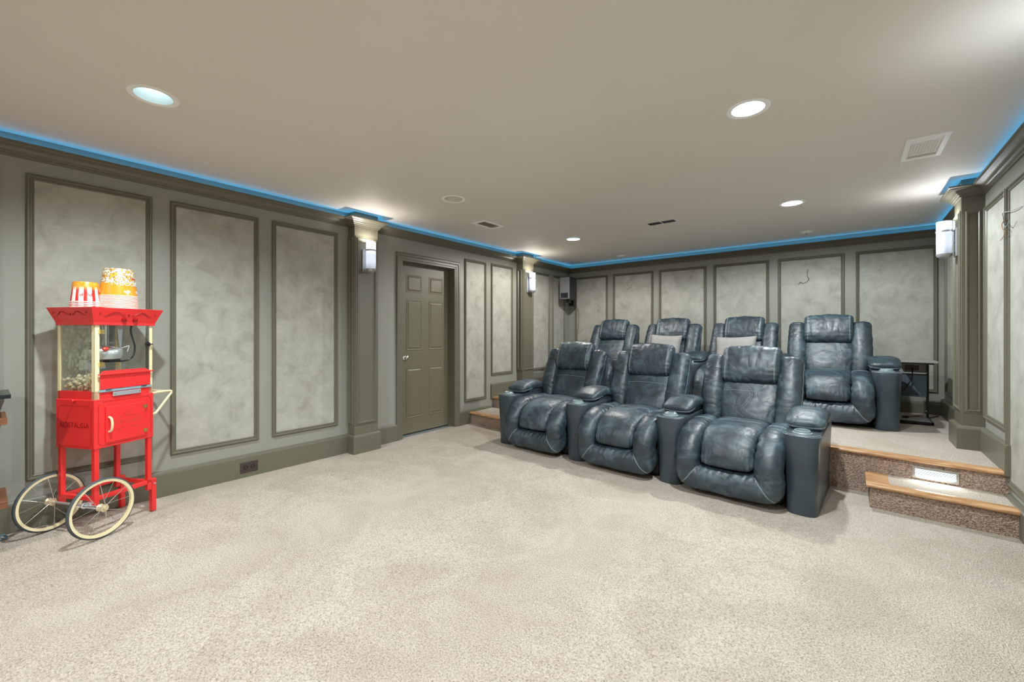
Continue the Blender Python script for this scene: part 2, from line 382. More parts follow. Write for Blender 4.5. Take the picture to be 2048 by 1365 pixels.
# crown moulding all round, with the breaks over the pilasters, and the LED strip lying on top of it
CR = [(0, 2.300), (.010, 2.300), (.012, 2.312), (.020, 2.316), (.022, 2.324), (.030, 2.330), (.036, 2.342), (.048, 2.352), (.064, 2.358), (.072, 2.366), (.080, 2.368), (.080, 2.380), (.004, 2.376), (0, 2.376)]
PA, PB, PC = (2.33, 2.60), (5.13, 5.41), (4.87, 5.15)
PXL, PXR = -3.88, 0.70
room_path = [(XL, YF), (XL, PA[0]), (PXL, PA[0]), (PXL, PA[1]), (XL, PA[1]), (XL, PB[0]), (PXL, PB[0]), (PXL, PB[1]), (XL, PB[1]), (XL, YB),
             (XR, YB), (XR, PC[1]), (PXR, PC[1]), (PXR, PC[0]), (XR, PC[0]), (XR, PA[1]), (PXR, PA[1]), (PXR, PA[0]), (XR, PA[0]), (XR, YF)]
struct(run(MB(), room_path, CR).build('trim_2', TRIM, smooth=True, angle=25))
led = run(MB(), room_path, [(.020, 2.3775), (.034, 2.3775), (.034, 2.3795), (.020, 2.3795)]).build('light_strip', BLUELED)
tag(led, 'blue glowing light strip hidden on top of the crown moulding', 'light strip')

# baseboards
BB = lambda z0, zb, t=.022: [(0, z0 + .188), (t * .4, z0 + .188), (t * .85, z0 + .178), (t, z0 + .165), (t, zb), (0, zb)]
o = MB()
run(o, [(XL, YF), (XL, PA[0]), (PXL, PA[0]), (PXL, PA[1]), (XL, PA[1]), (XL, 2.918)], BB(0, -.05))
run(o, [(XL, 3.90), (XL, 4.56)], BB(-.005, -.05))
struct(o.build('baseboard_left', TRIM))
o = MB(); run(o, [(XL, 4.522), (XL, PB[0]), (PXL, PB[0]), (PXL, PB[1]), (XL, PB[1]), (XL, YB - .02)], BB(.30, PZ - .02)); struct(o.build('baseboard_left.001', TRIM))
o = MB(); run(o, [(XL, YB), (XR, YB)], BB(.245, PZ - .02)); struct(o.build('baseboard_back', TRIM))
o = MB(); run(o, [(XR, YB), (XR, PC[1]), (PXR, PC[1]), (PXR, PC[0]), (XR, PC[0]), (XR, 4.19)], BB(.295, PZ - .02, .030)); struct(o.build('baseboard_right', TRIM))
o = MB(); run(o, [(XR, 4.19), (XR, YF)], BB(-.022, -.08, .030)); struct(o.build('baseboard_right.001', TRIM))
o = MB(); run(o, [(XR, YF), (XL, YF)], BB(-.01, -.08)); struct(o.build('baseboard_front', TRIM))

# panel mouldings with plaster fields
MOLD = [(0, 0), (0, .012), (.003, .018), (.008, .021), (.014, .020), (.018, .014), (.020, .010), (.025, .009), (.029, .012), (.033, .009), (.036, .003)]
tn = [2]
def panel(fn, u0, u1, v0, v1, field=True, prof=MOLD, parent=None, mat=TRIM, fmat=None):
    tn[0] += 1; i = prof[-1][0]
    o = rings_rect(MB(), fn, u0, u1, v0, v1, prof).build('trim_%d' % tn[0] if parent is None else 'panel_moulding', mat, parent, smooth=True, angle=35)
    if parent is None: struct(o)
    if field:
        MB().add([fn(u0 + i, v0 + i, .003), fn(u1 - i, v0 + i, .003), fn(u1 - i, v1 - i, .003), fn(u0 + i, v1 - i, .003)], [(0, 1, 2, 3)]).build('plaster_panel', fmat or PLASTER, o)
    return o
FL, FB, FR = face_left(XL), face_back(YB), face_right(XR)
for (a, b) in ((-2.74, -2.13), (-2.02, -1.41), (-.53, .06), (.168, .776), (.883, 1.490), (1.600, 2.212)): panel(FL, a, b, .296, 2.212)
panel(FL, 3.997, 4.420, .296, 2.207)
for (a, b) in ((4.53, 5.02), (5.50, 6.03), (6.13, 6.52)): panel(FL, a, b, .61, 2.212)
for (a, b) in ((-3.875, -3.24), (-3.14, -2.45), (-2.355, -1.655), (-1.553, -.853), (-.75, -.043), (.065, .78)): panel(FB, a, b, .545, 2.212)
panel(FR, 5.30, 6.50, .56, 2.19)
panel(FR, 4.255, 4.825, .56, 2.185)
for (a, b) in ((3.50, 4.238), (2.72, 3.40), (1.4, 2.2), (.6, 1.3), (-.2, .5), (-1.0, -.3), (-1.8, -1.1), (-2.6, -1.9)): panel(FR, a, b, .215, 2.185)
FFr = lambda u, v, h: (u, YF + h, v)
for k in range(5): panel(FFr, -3.75 + k * .92, -2.93 + k * .92, .296, 2.212)

# pilasters
def pilaster(x0, x1, y0, y1, zb, zp, fns):
    tn[0] += 1
    o = MB().box(x0, x1, y0, y1, zb, 2.439).build('trim_%d' % tn[0], TRIM, bevel=.003); struct(o)
    PM = [(0, .0), (0, .006), (.012, .006), (.016, .014), (.024, .014), (.032, .004), (.034, .001)]
    for (fn, a, b) in fns:
        panel(fn, a, b, zp, 2.195, False, PM, o)
    return o
pilaster(XL, PXL, PA[0], PA[1], -.05, .285, [(face_left(PXL), 2.342, 2.588), (lambda u, v, h: (u, PA[0] - h, v), XL + .01, PXL - .008), (lambda u, v, h: (u, PA[1] + h, v), XL + .01, PXL - .008)])
pilaster(XL, PXL, PB[0], PB[1], .2, .64, [(face_left(PXL), 5.142, 5.398), (lambda u, v, h: (u, PB[0] - h, v), XL + .01, PXL - .008)])
pilaster(PXR, XR, PC[0], PC[1], .2, .585, [(face_right(PXR), 4.882, 5.138), (lambda u, v, h: (u, PC[0] - h, v), PXR + .01, XR - .01)])

pilaster(PXR, XR, PA[0], PA[1], -.08, .285, [(face_right(PXR), 2.342, 2.588), (lambda u, v, h: (u, PA[1] + h, v), PXR + .01, XR - .01)])

# door
dr = MB()
slabx = XL - .10
MBd = MB().box(slabx - .035, slabx, D0 + .055, D1 - .003, .022, 2.042)
door = struct(MBd.build('door_1', DOORP))
cas = [(0, 0), (0, .018), (.010, .024), (.030, .024), (.040, .016), (.066, .016), (.072, .010), (.088, .010), (.088, 0)]
fn = face_left(XL); mbc = MB(); loops = []
for (i, h) in cas:
    u0, u1, v1 = 2.912 + i, 3.903 - i, 2.138 - i
    loops.append([fn(u0, -.05, h), fn(u0, v1, h), fn(u1, v1, h), fn(u1, -.05, h)])
mbc.loft(loops, False, False, False); mbc.build('door_casing', TRIM, door, smooth=True, angle=30)
jm = MB(); jm.box(XL - .14, XL + .008, D0 - .02, D0 + .002, -.05, DT); jm.box(XL - .14, XL + .008, D1 - .002, D1 + .02, -.05, DT); jm.box(XL - .14, XL + .008, D0, D1, DT - .002, DT + .02)
jm.box(slabx, slabx + .014, D1 - .016, D1 - .002, -.05, DT); jm.box(slabx, slabx + .014, D0, D0 + .056, -.05, DT); jm.box(slabx, slabx + .014, D0, D1, DT - .012, DT)
jm.build('door_jamb', TRIM, door)
dp = MB()
RP = [(0, .001), (.006, .001), (.012, -.010), (.020, -.010), (.040, -.002), (.044, -.001)]
RP = [(0, .0005), (.003, .004), (.009, .004), (.014, .001), (.018, .001), (.034, .008), (.036, .008)]
for (u0, u1) in ((3.13, 3.365), (3.475, 3.71)):
    for (v0, v1) in ((1.705, 1.915), (1.01, 1.61), (.20, .80)):
        rings_rect(dp, face_left(slabx), u0, u1, v0, v1, RP)
        dp.add([(slabx + .008, u0 + .036, v0 + .036), (slabx + .008, u1 - .036, v0 + .036), (slabx + .008, u1 - .036, v1 - .036), (slabx + .008, u0 + .036, v1 - .036)], [(0, 1, 2, 3)])
dp.build('raised_panel', DOORP, door, smooth=True, angle=15)
hn = MB().lathe([(.0, 0), (.026, 0), (.028, .004), (.022, .010), (.011, .014), (.011, .030), (.022, .036), (.027, .048), (.024, .060), (.012, .066), (0, .067)], (slabx, 3.105, .925), 24, 'x').build('door_handle', CHROME, door, smooth=True)
MB().lathe([(0, 0), (.008, 0), (.007, .002), (0, .003)], (slabx + .0665, 3.105, .925), 12, 'x').build('keyhole', BRASS, hn, smooth=True)
MB().box(XL - .14, XL - .02, D0, D1, -.03, .004).build('door_gap_glow', STEEL, door)  # added pale strip in place of the bluish light under the door
# outlet in the left baseboard
ou = MB().box(XL + .018, XL + .027, 1.343, 1.478, .040, .128).build('wall_outlet', OUTLET, bevel=.002)
tag(ou, 'dark brown double power outlet set sideways in the left baseboard', 'outlet')
for yy in (1.383, 1.438):
    s = MB().lathe([(0, 0), (.017, 0), (.017, .003), (0, .0035)], (XL + .0265, yy, .084), 20, 'x').build('socket', M('socket_brown', srgb(40, 34, 32), .3), ou, smooth=True)
    q = MB()
    for dz in (-.006, .006): q.box(XL + .0296, XL + .0306, yy - .004, yy + .004, .083 + dz, .0845 + dz)
    q.build('slot', BRASS, s)

# ------------------------------------------------------------------ ceiling things
def can(x, y, lit, label, group=None):
    r = empty('recessed_light', (x, y, CEIL))
    MB().lathe([(.080, .002), (.080, -.001), (.088, -.004), (.104, -.004), (.107, 0), (.107, .001)], (0, 0, 0), 40).build('trim_ring', WHITE, r, smooth=True)
    MB().lathe([(.080, -.002), (.076, .03), (.068, .060), (.055, .09), (.054, .10)], (0, 0, 0), 40).build('reflector', OFFW if not lit else M('pale_reflector', srgb(206, 226, 230), .4), r, smooth=True)
    if lit:
        MB().lathe([(0, .034), (.030, .036), (.050, .045), (.056, .060), (.050, .09)], (0, 0, 0), 32).build('bulb', BULB2 if 'bright' in label or 'right end' in label else BULB, r, smooth=True)
    else:
        MB().lathe([(.054, .10), (0, .10)], (0, 0, 0), 32).build('socket_plate', M('socket_dark', srgb(70, 62, 52), .6), r, smooth=True)
        MB().lathe([(0, .03), (.02, .034), (.03, .05), (.028, .07), (.014, .1)], (0.0, 0, 0), 24).build('bulb', M('dead_bulb', srgb(168, 152, 130), .3), r, smooth=True)
    tag(r, label, 'ceiling light', group); return r
can(-2.80, .55, True, 'lit round recessed light, nearest the left wall above the popcorn cart')
can(-.43, 2.60, True, 'brightest round recessed light in the ceiling right of centre')
can(-2.82, 2.68, False, 'unlit round recessed light with dark socket in the ceiling')
can(-2.80, 4.79, True, 'small lit recessed light ringed in blue over the left of the seats')
can(-.42, 4.75, True, 'lit recessed light above the right end of the seats')
can(-.42, .55, True, 'lit recessed light overhead just outside the top of the photo')
can(-2.80, -1.55, True, 'lit recessed light behind the viewer on the left')
can(-.42, -1.55, True, 'lit recessed light behind the viewer on the right')
# the beams must sit below the bulbs, inside the ring

def vent(x0, x1, y0, y1, along_x, label, two):
    r = empty('ceiling_vent', ((x0 + x1) / 2, (y0 + y1) / 2, CEIL)); a, b = (x1 - x0) / 2, (y1 - y0) / 2
    f = MB(); rings_rect(f, lambda u, v, h: (u, v, -h), -a, a, -b, b, [(0, 0), (0, .004), (.004, .008), (.030, .008), (.033, .003), (.033, -.02)])
    f.build('frame', WHITE, r, smooth=True, angle=30)
    MB().box(-a + .033, a - .033, -b + .033, b - .033, .004, .006).build('duct_shadow', M('duct_dark', srgb(92, 88, 80), .8) if two else M('duct_black', srgb(46, 43, 38), .8), r)
    s = MB(); n = 9
    ia, ib = a - .034, b - .034
    lo, hi = (-ib * .62, ib * .62)
    for k in range(n):
        t = (k + .5) / n
        x = -ia + 2 * ia * t
        s.loft([[(x - .003, lo, -.003), (x, lo, -.003), (x + .007, lo, .003), (x + .004, lo, .003)], [(x - .003, hi, -.003), (x, hi, -.003), (x + .007, hi, .003), (x + .004, hi, .003)]])
    for yy in (lo, hi): s.box(-ia, ia, yy - .004, yy + .004, -.006, .003)
    for sg in (-1, 1):
        for k in range(3):
            yy = sg * (ib * .62 + (ib * .38) * (k + .6) / 3.2); s.loft([[(-ia, yy, -.004), (ia, yy, -.004)], [(-ia, yy + sg * .009, .003), (ia, yy + sg * .009, .003)]], False, False, False)
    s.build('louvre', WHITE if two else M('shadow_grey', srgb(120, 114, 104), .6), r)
    tag(r, label, 'air vent'); return r
vent(.282, .491, 3.645, 4.078, True, 'white ceiling vent in sharp view near the right wall', True)
vent(-3.275, -3.078, 3.385, 3.72, True, 'white ceiling vent with dark openings near the door side', False)
sl = empty('slot_vent', (-1.62, 4.685, CEIL))
for cx in (-.075, .075):
    f = MB(); rings_rect(f, lambda u, v, h: (u, v, -h), cx - .068, cx + .068, -.045, .045, [(0, 0), (0, .003), (.008, .003), (.010, .001)])
    f.build('slot_frame', BLACK, sl)
    g = MB().box(cx - .06, cx + .06, -.037, .037, -.0015, -.0005)
    for k in range(4): g.box(cx - .06, cx + .06, -.030 + k * .018, -.024 + k * .018, -.003, -.0005)
    g.build('slot_grille', DARKM, sl)
MB().tube([(-.09, .02, -.002), (-.092, .022, -.02), (-.088, .02, -.05)], .0012, 6).build('dangling_thread', BLACK, sl)
tag(sl, 'pair of small black rectangular slots in the middle of the ceiling', 'air vent')
def eyeball(x, y, label):  # small eyeball spotlights on the ceiling, built without a lamp
    r = empty('eyeball_spotlight', (x, y, CEIL))
    b = MB().lathe([(0, -.024), (.018, -.024), (.030, -.020), (.040, -.012), (.062, -.008), (.064, -.001), (.064, 0)], (0, 0, 0), 32).build('housing', WHITE, r, smooth=True)
    MB().lathe([(0, -.0285), (.012, -.028), (.016, -.024), (.016, -.018)], (0, 0, 0), 20).build('eyeball_lens', M('eyeball_lens_grey', srgb(90, 82, 74), .4), r, smooth=True)
    tag(r, label, 'spotlight')
eyeball(-2.82, 6.30, 'small white round fitting on the ceiling above the far left seat')
eyeball(-.40, 6.20, 'small white round ceiling fitting near the back wall above the right-hand recliner')

# ------------------------------------------------------------------ wall sconces
def sconce_shade_mat():
    m = bpy.data.materials.new('frosted_shade'); m.use_nodes = True; nt = m.node_tree; n = nt.nodes; L = nt.links
    n.remove(n['Principled BSDF']); out = n['Material Output']
    t = n.new('ShaderNodeBsdfTranslucent'); t.inputs[0].default_value = (.45, .48, .53, 1)
    d = n.new('ShaderNodeBsdfDiffuse'); d.inputs[0].default_value = (.6, .63, .68, 1)
    e = n.new('ShaderNodeEmission'); e.inputs[0].default_value = (.86, .92, 1, 1); e.inputs[1].default_value = .16
    m1 = n.new('ShaderNodeMixShader'); m1.inputs[0].default_value = .5; L.new(t.outputs[0], m1.inputs[1]); L.new(d.outputs[0], m1.inputs[2])
    a = n.new('ShaderNodeAddShader'); L.new(m1.outputs[0], a.inputs[0]); L.new(e.outputs[0], a.inputs[1]); L.new(a.outputs[0], out.inputs[0])
    return m
SHADE = sconce_shade_mat()
NICKEL = M('satin_nickel', srgb(186, 186, 190), 0.35, .6)
def sconce(loc, rz, label, power, col=(1, .92, .84)):
    """local frame: back plate on y=0 plane, fixture towards -y"""
    r = empty('wall_sconce', loc, rz)
    pl = MB().box(-.055, .055, -.016, 0, -.115, .115).build('back_plate', NICKEL, r, bevel=.003)
    MB().lathe([(0, 0), (.005, 0), (.005, -.004), (0, -.006)], (-.0, -.016, 0.0), 12, 'y').build('screw', DARKM, pl, smooth=True)
    cy = -.078
    sh = MB().lathe([(.047, -.088), (.048, .0), (.048, .185), (.0465, .185), (.0465, -.086)], (0, cy, 0), 36).build('glass_shade', SHADE, r, smooth=True, angle=60)
    MB().lathe([(.0485, .094), (.0525, .094), (.0525, .108), (.0485, .108)], (0, cy, 0), 36).build('ring_band', NICKEL, r, smooth=True, angle=30)
    MB().lathe([(0, -.120), (.030, -.118), (.044, -.106), (.051, -.088), (.048, -.084), (0, -.084)], (0, cy, 0), 36).build('base_cup', NICKEL, r, smooth=True, angle=50)
    MB().tube([(0, -.012, .101), (0, cy + .05, .101)], .006).build('bracket_arm', NICKEL, r, smooth=True); MB().tube([(0, -.012, -.10), (0, cy + .03, -.10)], .006).build('bracket_arm', NICKEL, r, smooth=True)
    bu = MB().lathe([(0, -.05), (.012, -.046), (.020, -.02), (.022, .0), (.016, .022), (0, .034)], (0, cy, 0), 20).build('bulb', M('sconce_bulb', (1, 1, 1, 1), .5, emit=(1, .93, .85, 1), estr=16), r, smooth=True)
    tag(r, label, 'wall lamp')
    v = Matrix.Rotation(rz, 3, 'Z') @ Vector((0, cy, .162))
    lamp('POINT', 'sconce_glow', (loc[0] + v.x, loc[1] + v.y, loc[2] + v.z), power, col, .018)
    return r
sconce((PXL, 2.465, 1.955), R(90), 'lit frosted glass wall lamp on the pilaster left of the door', 6.5)
sconce((PXL, 5.27, 1.955), R(90), 'lit frosted glass wall lamp on the far left pilaster near the speaker', 6.5)
sconce((PXR, 5.02, 1.965), R(-90), 'lit frosted glass wall lamp on the right-hand pilaster', 6.5, (.95, .98, 1))
sconce((PXR, 2.465, 1.955), R(-90), 'lit frosted glass wall lamp on the nearest right-hand pilaster, just outside the photo', 4, (.86, .95, 1))

# ------------------------------------------------------------------ recliners
def cat(pts, n):
    P = [Vector(p) for p in pts]; P = [P[0] * 2 - P[1]] + P + [P[-1] * 2 - P[-2]]; out = []
    m = len(P) - 3
    for i in range(n):
        t = i / (n - 1) * m; k = min(int(t), m - 1); t -= k; a, b, c, d = P[k:k + 4]
        out.append(.5 * ((2 * b) + (c - a) * t + (2 * a - 5 * b + 4 * c - d) * t * t + (3 * b - a - 3 * c + d) * t * t * t))
    return out
def sweep(path, nrm, hw, ht, n=2.5, nu=40, nv=60, re=.05, p=2.4, wr=0.004, seed=0, pleat=0.0, pleatk=90, samples=400, fold=None):
    """soft cushion: path = 3d spine, nrm = outward normals at the path points, hw / ht = half width / half thickness"""
    C = cat(path, samples); N = cat(nrm, samples); W = cat([(a, 0, 0) for a in hw], samples); T = cat([(a, 0, 0) for a in ht], samples)
    S = [0]
    for i in range(1, samples): S.append(S[-1] + (C[i] - C[i - 1]).length)
    Ltot = S[-1]; rings = []; sd = Vector((seed * 3.1, seed * 1.7, seed * 5.3))
    def at(s):
        lo, hi = 0, samples - 1
        while hi - lo > 1:
            m = (lo + hi) // 2
            if S[m] <= s: lo = m
            else: hi = m
        f = (s - S[lo]) / max(1e-9, S[hi] - S[lo]); return lo, f
    for i in range(nv):
        q = i / (nv - 1); q = .5 - .5 * math.cos(math.pi * q) if True else q
        q = .55 * q + .45 * (i / (nv - 1)); s = q * Ltot
        k, f = at(min(max(s, 1e-6), Ltot - 1e-6))
        c = C[k].lerp(C[k + 1], f); nn = N[k].lerp(N[k + 1], f); t = (C[k + 1] - C[k]).normalized()
        nn = (nn - t * nn.dot(t)).normalized(); b = t.cross(nn)
        w_, t_ = W[k].lerp(W[k + 1], f).x, T[k].lerp(T[k + 1], f).x
        d = min(s, Ltot - s); sc = (1 - max(0, 1 - d / re) ** p) ** (1 / p) if d < re else 1.0
        sc = max(sc, .02)
        wS, tS = max(.004, w_ - re * (1 - sc)), max(.003, t_ * (.35 + .65 * sc) if sc > .03 else .003)
        if sc <= .021: wS, tS = .6 * (w_ - re), .002
        ring = []
        for j in range(nu):
            a = 2 * math.pi * j / nu; ca, sa = math.cos(a), math.sin(a)
            x = math.copysign(abs(ca) ** (2 / n), ca) * wS; y = math.copysign(abs(sa) ** (2 / n), sa) * tS
            pt = c + b * x + nn * y; dr = (b * x + nn * y).normalized()
            e = abs(ca) ** 3
            dis = wr * (noise.noise((pt + sd) * 9) + .6 * noise.noise((pt + sd) * 22))
            if pleat:
                sg = 1 if ca > 0 else -1
                ph = noise.noise(Vector((s * 7 + seed, sg * 3.3, 0))) * 3.5
                am = max(0, noise.noise(Vector((s * 5 + seed * 2, sg * 9.1, 4))) + .35)
                dis += pleat * am * math.sin(s * pleatk + ph + 5 * abs(sa)) * (e * .8 + .25 * max(0, sa) * abs(ca))
                de = math.exp(-(d / .09) ** 2)
                dis += pleat * de * math.sin(x * pleatk * 1.3 + 3 * noise.noise(Vector((x * 8, seed, 1)))) * .7
            if fold:
                fs, fa, amp = fold
                for q_ in (0, 1):
                    nz = noise.noise(Vector((s * fs * (1 + .7 * q_) + seed * 4.7, (a if a < math.pi else 2 * math.pi - a) * fa + q_ * 8 + x * fa * 3, seed * 2.3 + q_ * 5)))
                    mk = min(1, max(0, noise.noise(Vector((s * 4 + seed + q_ * 9, x * 5, y * 6 + seed))) * 2.2 + .55))
                    dis -= amp * (1 - .45 * q_) * mk * (1 - min(1, abs(nz) / .16)) ** 2
            ring.append(pt + dr * dis)
        rings.append(ring)
    return MB().loft(rings)
from mathutils.bvhtree import BVHTree
def seam(par, mb, lines, dirf, r=.0011, double=True, lift=.0003):
    'thread laid on the surface: every point is dropped on the mesh along dirf(point); two lines close into one loop'
    tree = BVHTree.FromPolygons([Vector(v) for v in mb.v], mb.f); out = []
    for ln in lines:
        got = []
        for p in cat(ln, 40):
            d = Vector(dirf(p)).normalized(); hit = tree.ray_cast(p - d * .25, d, .5)
            if hit[0] is not None: got.append(hit[0] - d * lift)
        out.append(got)
    if min(len(g) for g in out) < 3: return None
    if len(out) == 2: return MB().tube(out[0] + list(reversed(out[1])), r, 5, True).build('stitching', STITCH, par)
    return MB().tube(out[0], r, 5).build('stitching', STITCH, par)

def make_recliner(with_left):
    r = empty('theater_recliner', (0, 0, 0))
    # frame and shell
    fr = MB(); fr.box(-.345, .345, .02, .74, .035, .36); fr.box(-.33, .33, .05, .72, 0, .035)
    fr.build('base_frame', M('frame_black', srgb(24, 26, 28), .6), r, bevel=.02)
    th = R(21); up = Vector((0, math.sin(th), math.cos(th))); fw = Vector((0, -math.cos(th), math.sin(th))); B = Vector((0, .54, .41))
    def bp(x, h, o): return Vector((x, 0, 0)) + B + up * h + fw * o
    sh = MB(); rings = []
    for (h, w_, o0, o1) in ((-.30, .30, -.13, -.06), (-.1, .33, -.14, -.02), (.1, .35, -.15, 0), (.3, .36, -.15, 0), (.5, .355, -.14, -.01), (.60, .34, -.12, -.02), (.635, .31, -.10, -.04)):
        rings.append([bp(-w_ + .03, h, o0), bp(w_ - .03, h, o0), bp(w_, h, (o0 + o1) / 2), bp(w_ - .02, h, o1), bp(-w_ + .02, h, o1), bp(-w_, h, (o0 + o1) / 2)])
    sh.loft(rings).build('back_shell', VINYL, r, smooth=True, bevel=.012)
    # seat
    prof = [(.60, .455), (.48, .47), (.34, .478), (.20, .476), (.08, .462), (-.015, .428), (-.075, .37), (-.108, .305), (-.106, .240)]
    nr = [(0, 1), (0, 1), (0, 1), (-.05, 1), (-.3, .95), (-.62, .78), (-.85, .5), (-.97, .2), (-1, -.05)]
    pth = [(0, a, b + .012) for a, b in prof]; nn = [(0, a, b) for a, b in nr]
    sc_b = sweep(pth, nn, [.196, .196, .196, .195, .192, .188, .184, .180, .176], [.055] * 4 + [.062,   .068, .068, .067, .064], n=2.9, nu=96, nv=120, re=.045, wr=.004, pleat=.006, pleatk=150, seed=1, fold=(1.8, 1.7, .0026)); cush = sc_b.build('seat_cushion', LEATHER, r, smooth=True, angle=180)
    # U shaped bolster: left roll, across the foot, right roll
    U = .274; half = []
    for (a, b), (c, d) in zip(prof, nr): half.append(((-U, a - c * .0, b - .004), (0, c, d)))
    half = half[:-1]
    corner = [((-.274, -.100, .216), (0, -1, .0)), ((-.264, -.098, .162), (0, -1, -.1)), ((-.216, -.096, .144), (0, -1, -.2)), ((-.09, -.094, .142), (0, -1, -.2))]
    seq = half + corner + [((-p[0][0], p[0][1], p[0][2]), p[1]) for p in reversed(corner)] + [((-p[0][0], p[0][1], p[0][2]), p[1]) for p in reversed(half)]
    k = len(half); hw = [.090] * k + [.094, .100, .099, .098]; hw = hw + hw[::-1]
    ht = [.062, .064, .066, .070, .078, .086, .092, .094] + [.094, .094, .093, .092]; ht = ht + ht[::-1]
    ub = sweep([s[0] for s in seq], [s[1] for s in seq], hw, ht, n=2.35, nu=48, nv=400, re=.05, wr=.005, pleat=.0055, pleatk=120, seed=3, samples=900, fold=(9, .45, .0034))
    foot = ub.build('footrest_bolster', LEATHER, r, smooth=True, angle=180)
    for sx in (-1, 1):
        seam(foot, ub, [[(sx * (.190 + dx), -.2, .232 - dx * .3), (sx * (.225 + dx), -.2, .186 - dx * .5), (sx * (.268 + dx), -.2, .126 - dx * .5), (sx * (.312 + dx), -.2, .082)] for dx in (0, .009)], lambda p: (0, 1, 0))
        seam(foot, ub, [[(sx * .200, .25 + dy, .6), (sx * .24, .225 + dy, .6), (sx * .29, .215 + dy, .6), (sx * .335, .215 + dy, .6)] for dy in (0, .010)], lambda p: (0, 0, -1))
    seam(cush, sc_b, [[(-.15 + .30 * i / 6, .27 - .03 * math.sin(math.pi * i / 6), .7) for i in range(7)]], lambda p: (0, 0, -1))
    # back: lumbar pad
    P = []; N = []
    for h, o in ((.0, .045), (.09, .068), (.2, .062), (.31, .048), (.42, .038), (.52, .03)): P.append(bp(0, h, o)); N.append(fw)
    lum_b = sweep(P, N, [.185, .205, .225, .230, .225, .22], [.055, .065, .062, .056, .05, .045], n=3.0, nu=110, nv=110, re=.05, wr=.006, pleat=.004, pleatk=100, seed=5, fold=(4.5, 1.2, .0036)); lum = lum_b.build('backrest', LEATHER, r, smooth=True, angle=180)
    seam(lum, lum_b, [[bp(-.20 + .40 * i / 8, .318 + .008 * math.sin(math.pi * i / 8), .2) for i in range(9)]], lambda p: -fw)
    # wings
    for sx in (-1, 1):
        P = []; W_ = []; T_ = []
        for h, x, o, w_, t_ in ((-.03, .215, .02, .045, .05), (.05, .250, .04, .062, .07), (.15, .280, .052, .086, .088), (.28, .292, .055, .094, .096), (.42, .293, .050, .092, .094), (.54, .291, .044, .090, .088), (.650, .288, .036, .087, .080)):
            P.append(bp(sx * x, h, o)); W_.append(w_); T_.append(t_)
        wg_b = sweep(P, [fw] * len(P), W_, T_, n=2.5, nu=52, nv=150, re=.045, wr=.0035, pleat=.003, pleatk=85, seed=7 + sx, fold=(9, .5, .0036)); wg = wg_b.build('back_bolster', LEATHER, r, smooth=True, angle=180)
        seam(wg, wg_b, [[bp(sx * .45, h, .095 - .04 * (i / 12)) for i, h in enumerate([.16 + .44 * i / 12 for i in range(13)])]], lambda p: (-sx, 0, 0))
    # head pillow
    P = [bp(-.226 + .452 * i / 6, .566, .085) for i in range(7)]
    upn = [fw] * 7
    hp_b = sweep(P, upn, [.158, .164, .167, .168, .167, .164, .158], [.072, .080, .084, .086, .084, .080, .072], n=2.5, nu=80, nv=130, re=.045, wr=.007, pleat=.0035, pleatk=110, seed=11, fold=(8, .5, .0026)); hp = hp_b.build('headrest', LEATHER, r, smooth=True, angle=180)
    for sx in (-1, 1):
        c0 = bp(0, .566, .085)
        seam(hp, hp_b, [[bp(sx * dx, .566 + .24 * math.sin(a), .085 + .24 * math.cos(a)) for a in [R(-85 + 200 * q_ / 24) for q_ in range(25)]] for dx in (.186, .193)], lambda p: Vector((0, c0.y - p.y, c0.z - p.z)))
    arms = [1] + ([-1] if with_left else [])
    for sx in arms:
        cx = sx * .4525
        rings = []
        def plan(wd, y0, y1, z, shrink=0.0):
            ring = []; wd -= shrink; y0 += shrink
            for k2 in range(21):
                a = math.pi * (k2 / 20 - .5); sx_, cx_ = math.sin(a), math.cos(a)
                ring.append((cx + wd * math.copysign(abs(sx_) ** .72, sx_), y0 + .085 * (1 - abs(cx_) ** .72), z))
            ring.append((cx + wd, y1 - .03 - shrink, z)); ring.append((cx + wd - .03, y1 - shrink, z)); ring.append((cx - wd + .03, y1 - shrink, z)); ring.append((cx - wd, y1 - .03 - shrink, z))
            return ring
        for (z, wd, y0, sh_) in ((0.0, .090, -.060, 0), (.03, .091, -.064, 0), (.15, .092, -.068, 0), (.30, .097, -.074, 0), (.42, .102, -.080, 0), (.50, .106, -.084, 0), (.543, .107, -.085, 0), (.553, .107, -.085, .004), (.556, .107, -.085, .012)):
            rings.append(plan(wd, y0, .76, z, sh_))
        arm = MB().loft(rings).build('armrest', VINYL, r, smooth=True, angle=50)
        MB().tube([Vector(p) for p in plan(.107, -.085, .30, .549, -.0006)[:21]] + [Vector(p) for p in reversed(plan(.107, -.085, .30, .5555, .009)[:21])], .0011, 5, True).build('stitching', STITCH, arm)
        cu = MB(); cu.lathe([(.060, .556), (.060, .561), (.056, .563), (.050, .563), (.048, .576), (.044, .579), (.040, .576), (.038, .52), (0, .518)], (cx, .008, 0), 40)
        cu.build('cup_holder', CUPM, arm, smooth=True, angle=35)
        AP = ((.115, .582), (.185, .606), (.30, .632), (.42, .632), (.52, .605), (.62, .560))
        P = [(cx, y, z) for y, z in AP]
        Nn = [(0, -.55, 1), (0, -.35, 1), (0, -.1, 1), (0, .15, 1), (0, .35, 1), (0, .5, 1)]
        pad_b = sweep(P, Nn, [.118, .122, .123, .121, .116, .106], [.040, .050, .055, .054, .050, .044], n=2.8, nu=60, nv=90, re=.05, wr=.003, pleat=.0015, pleatk=110, seed=13 + sx, fold=(5, .6, .001)); pad = pad_b.build('arm_pad', LEATHER, arm, smooth=True, angle=180)
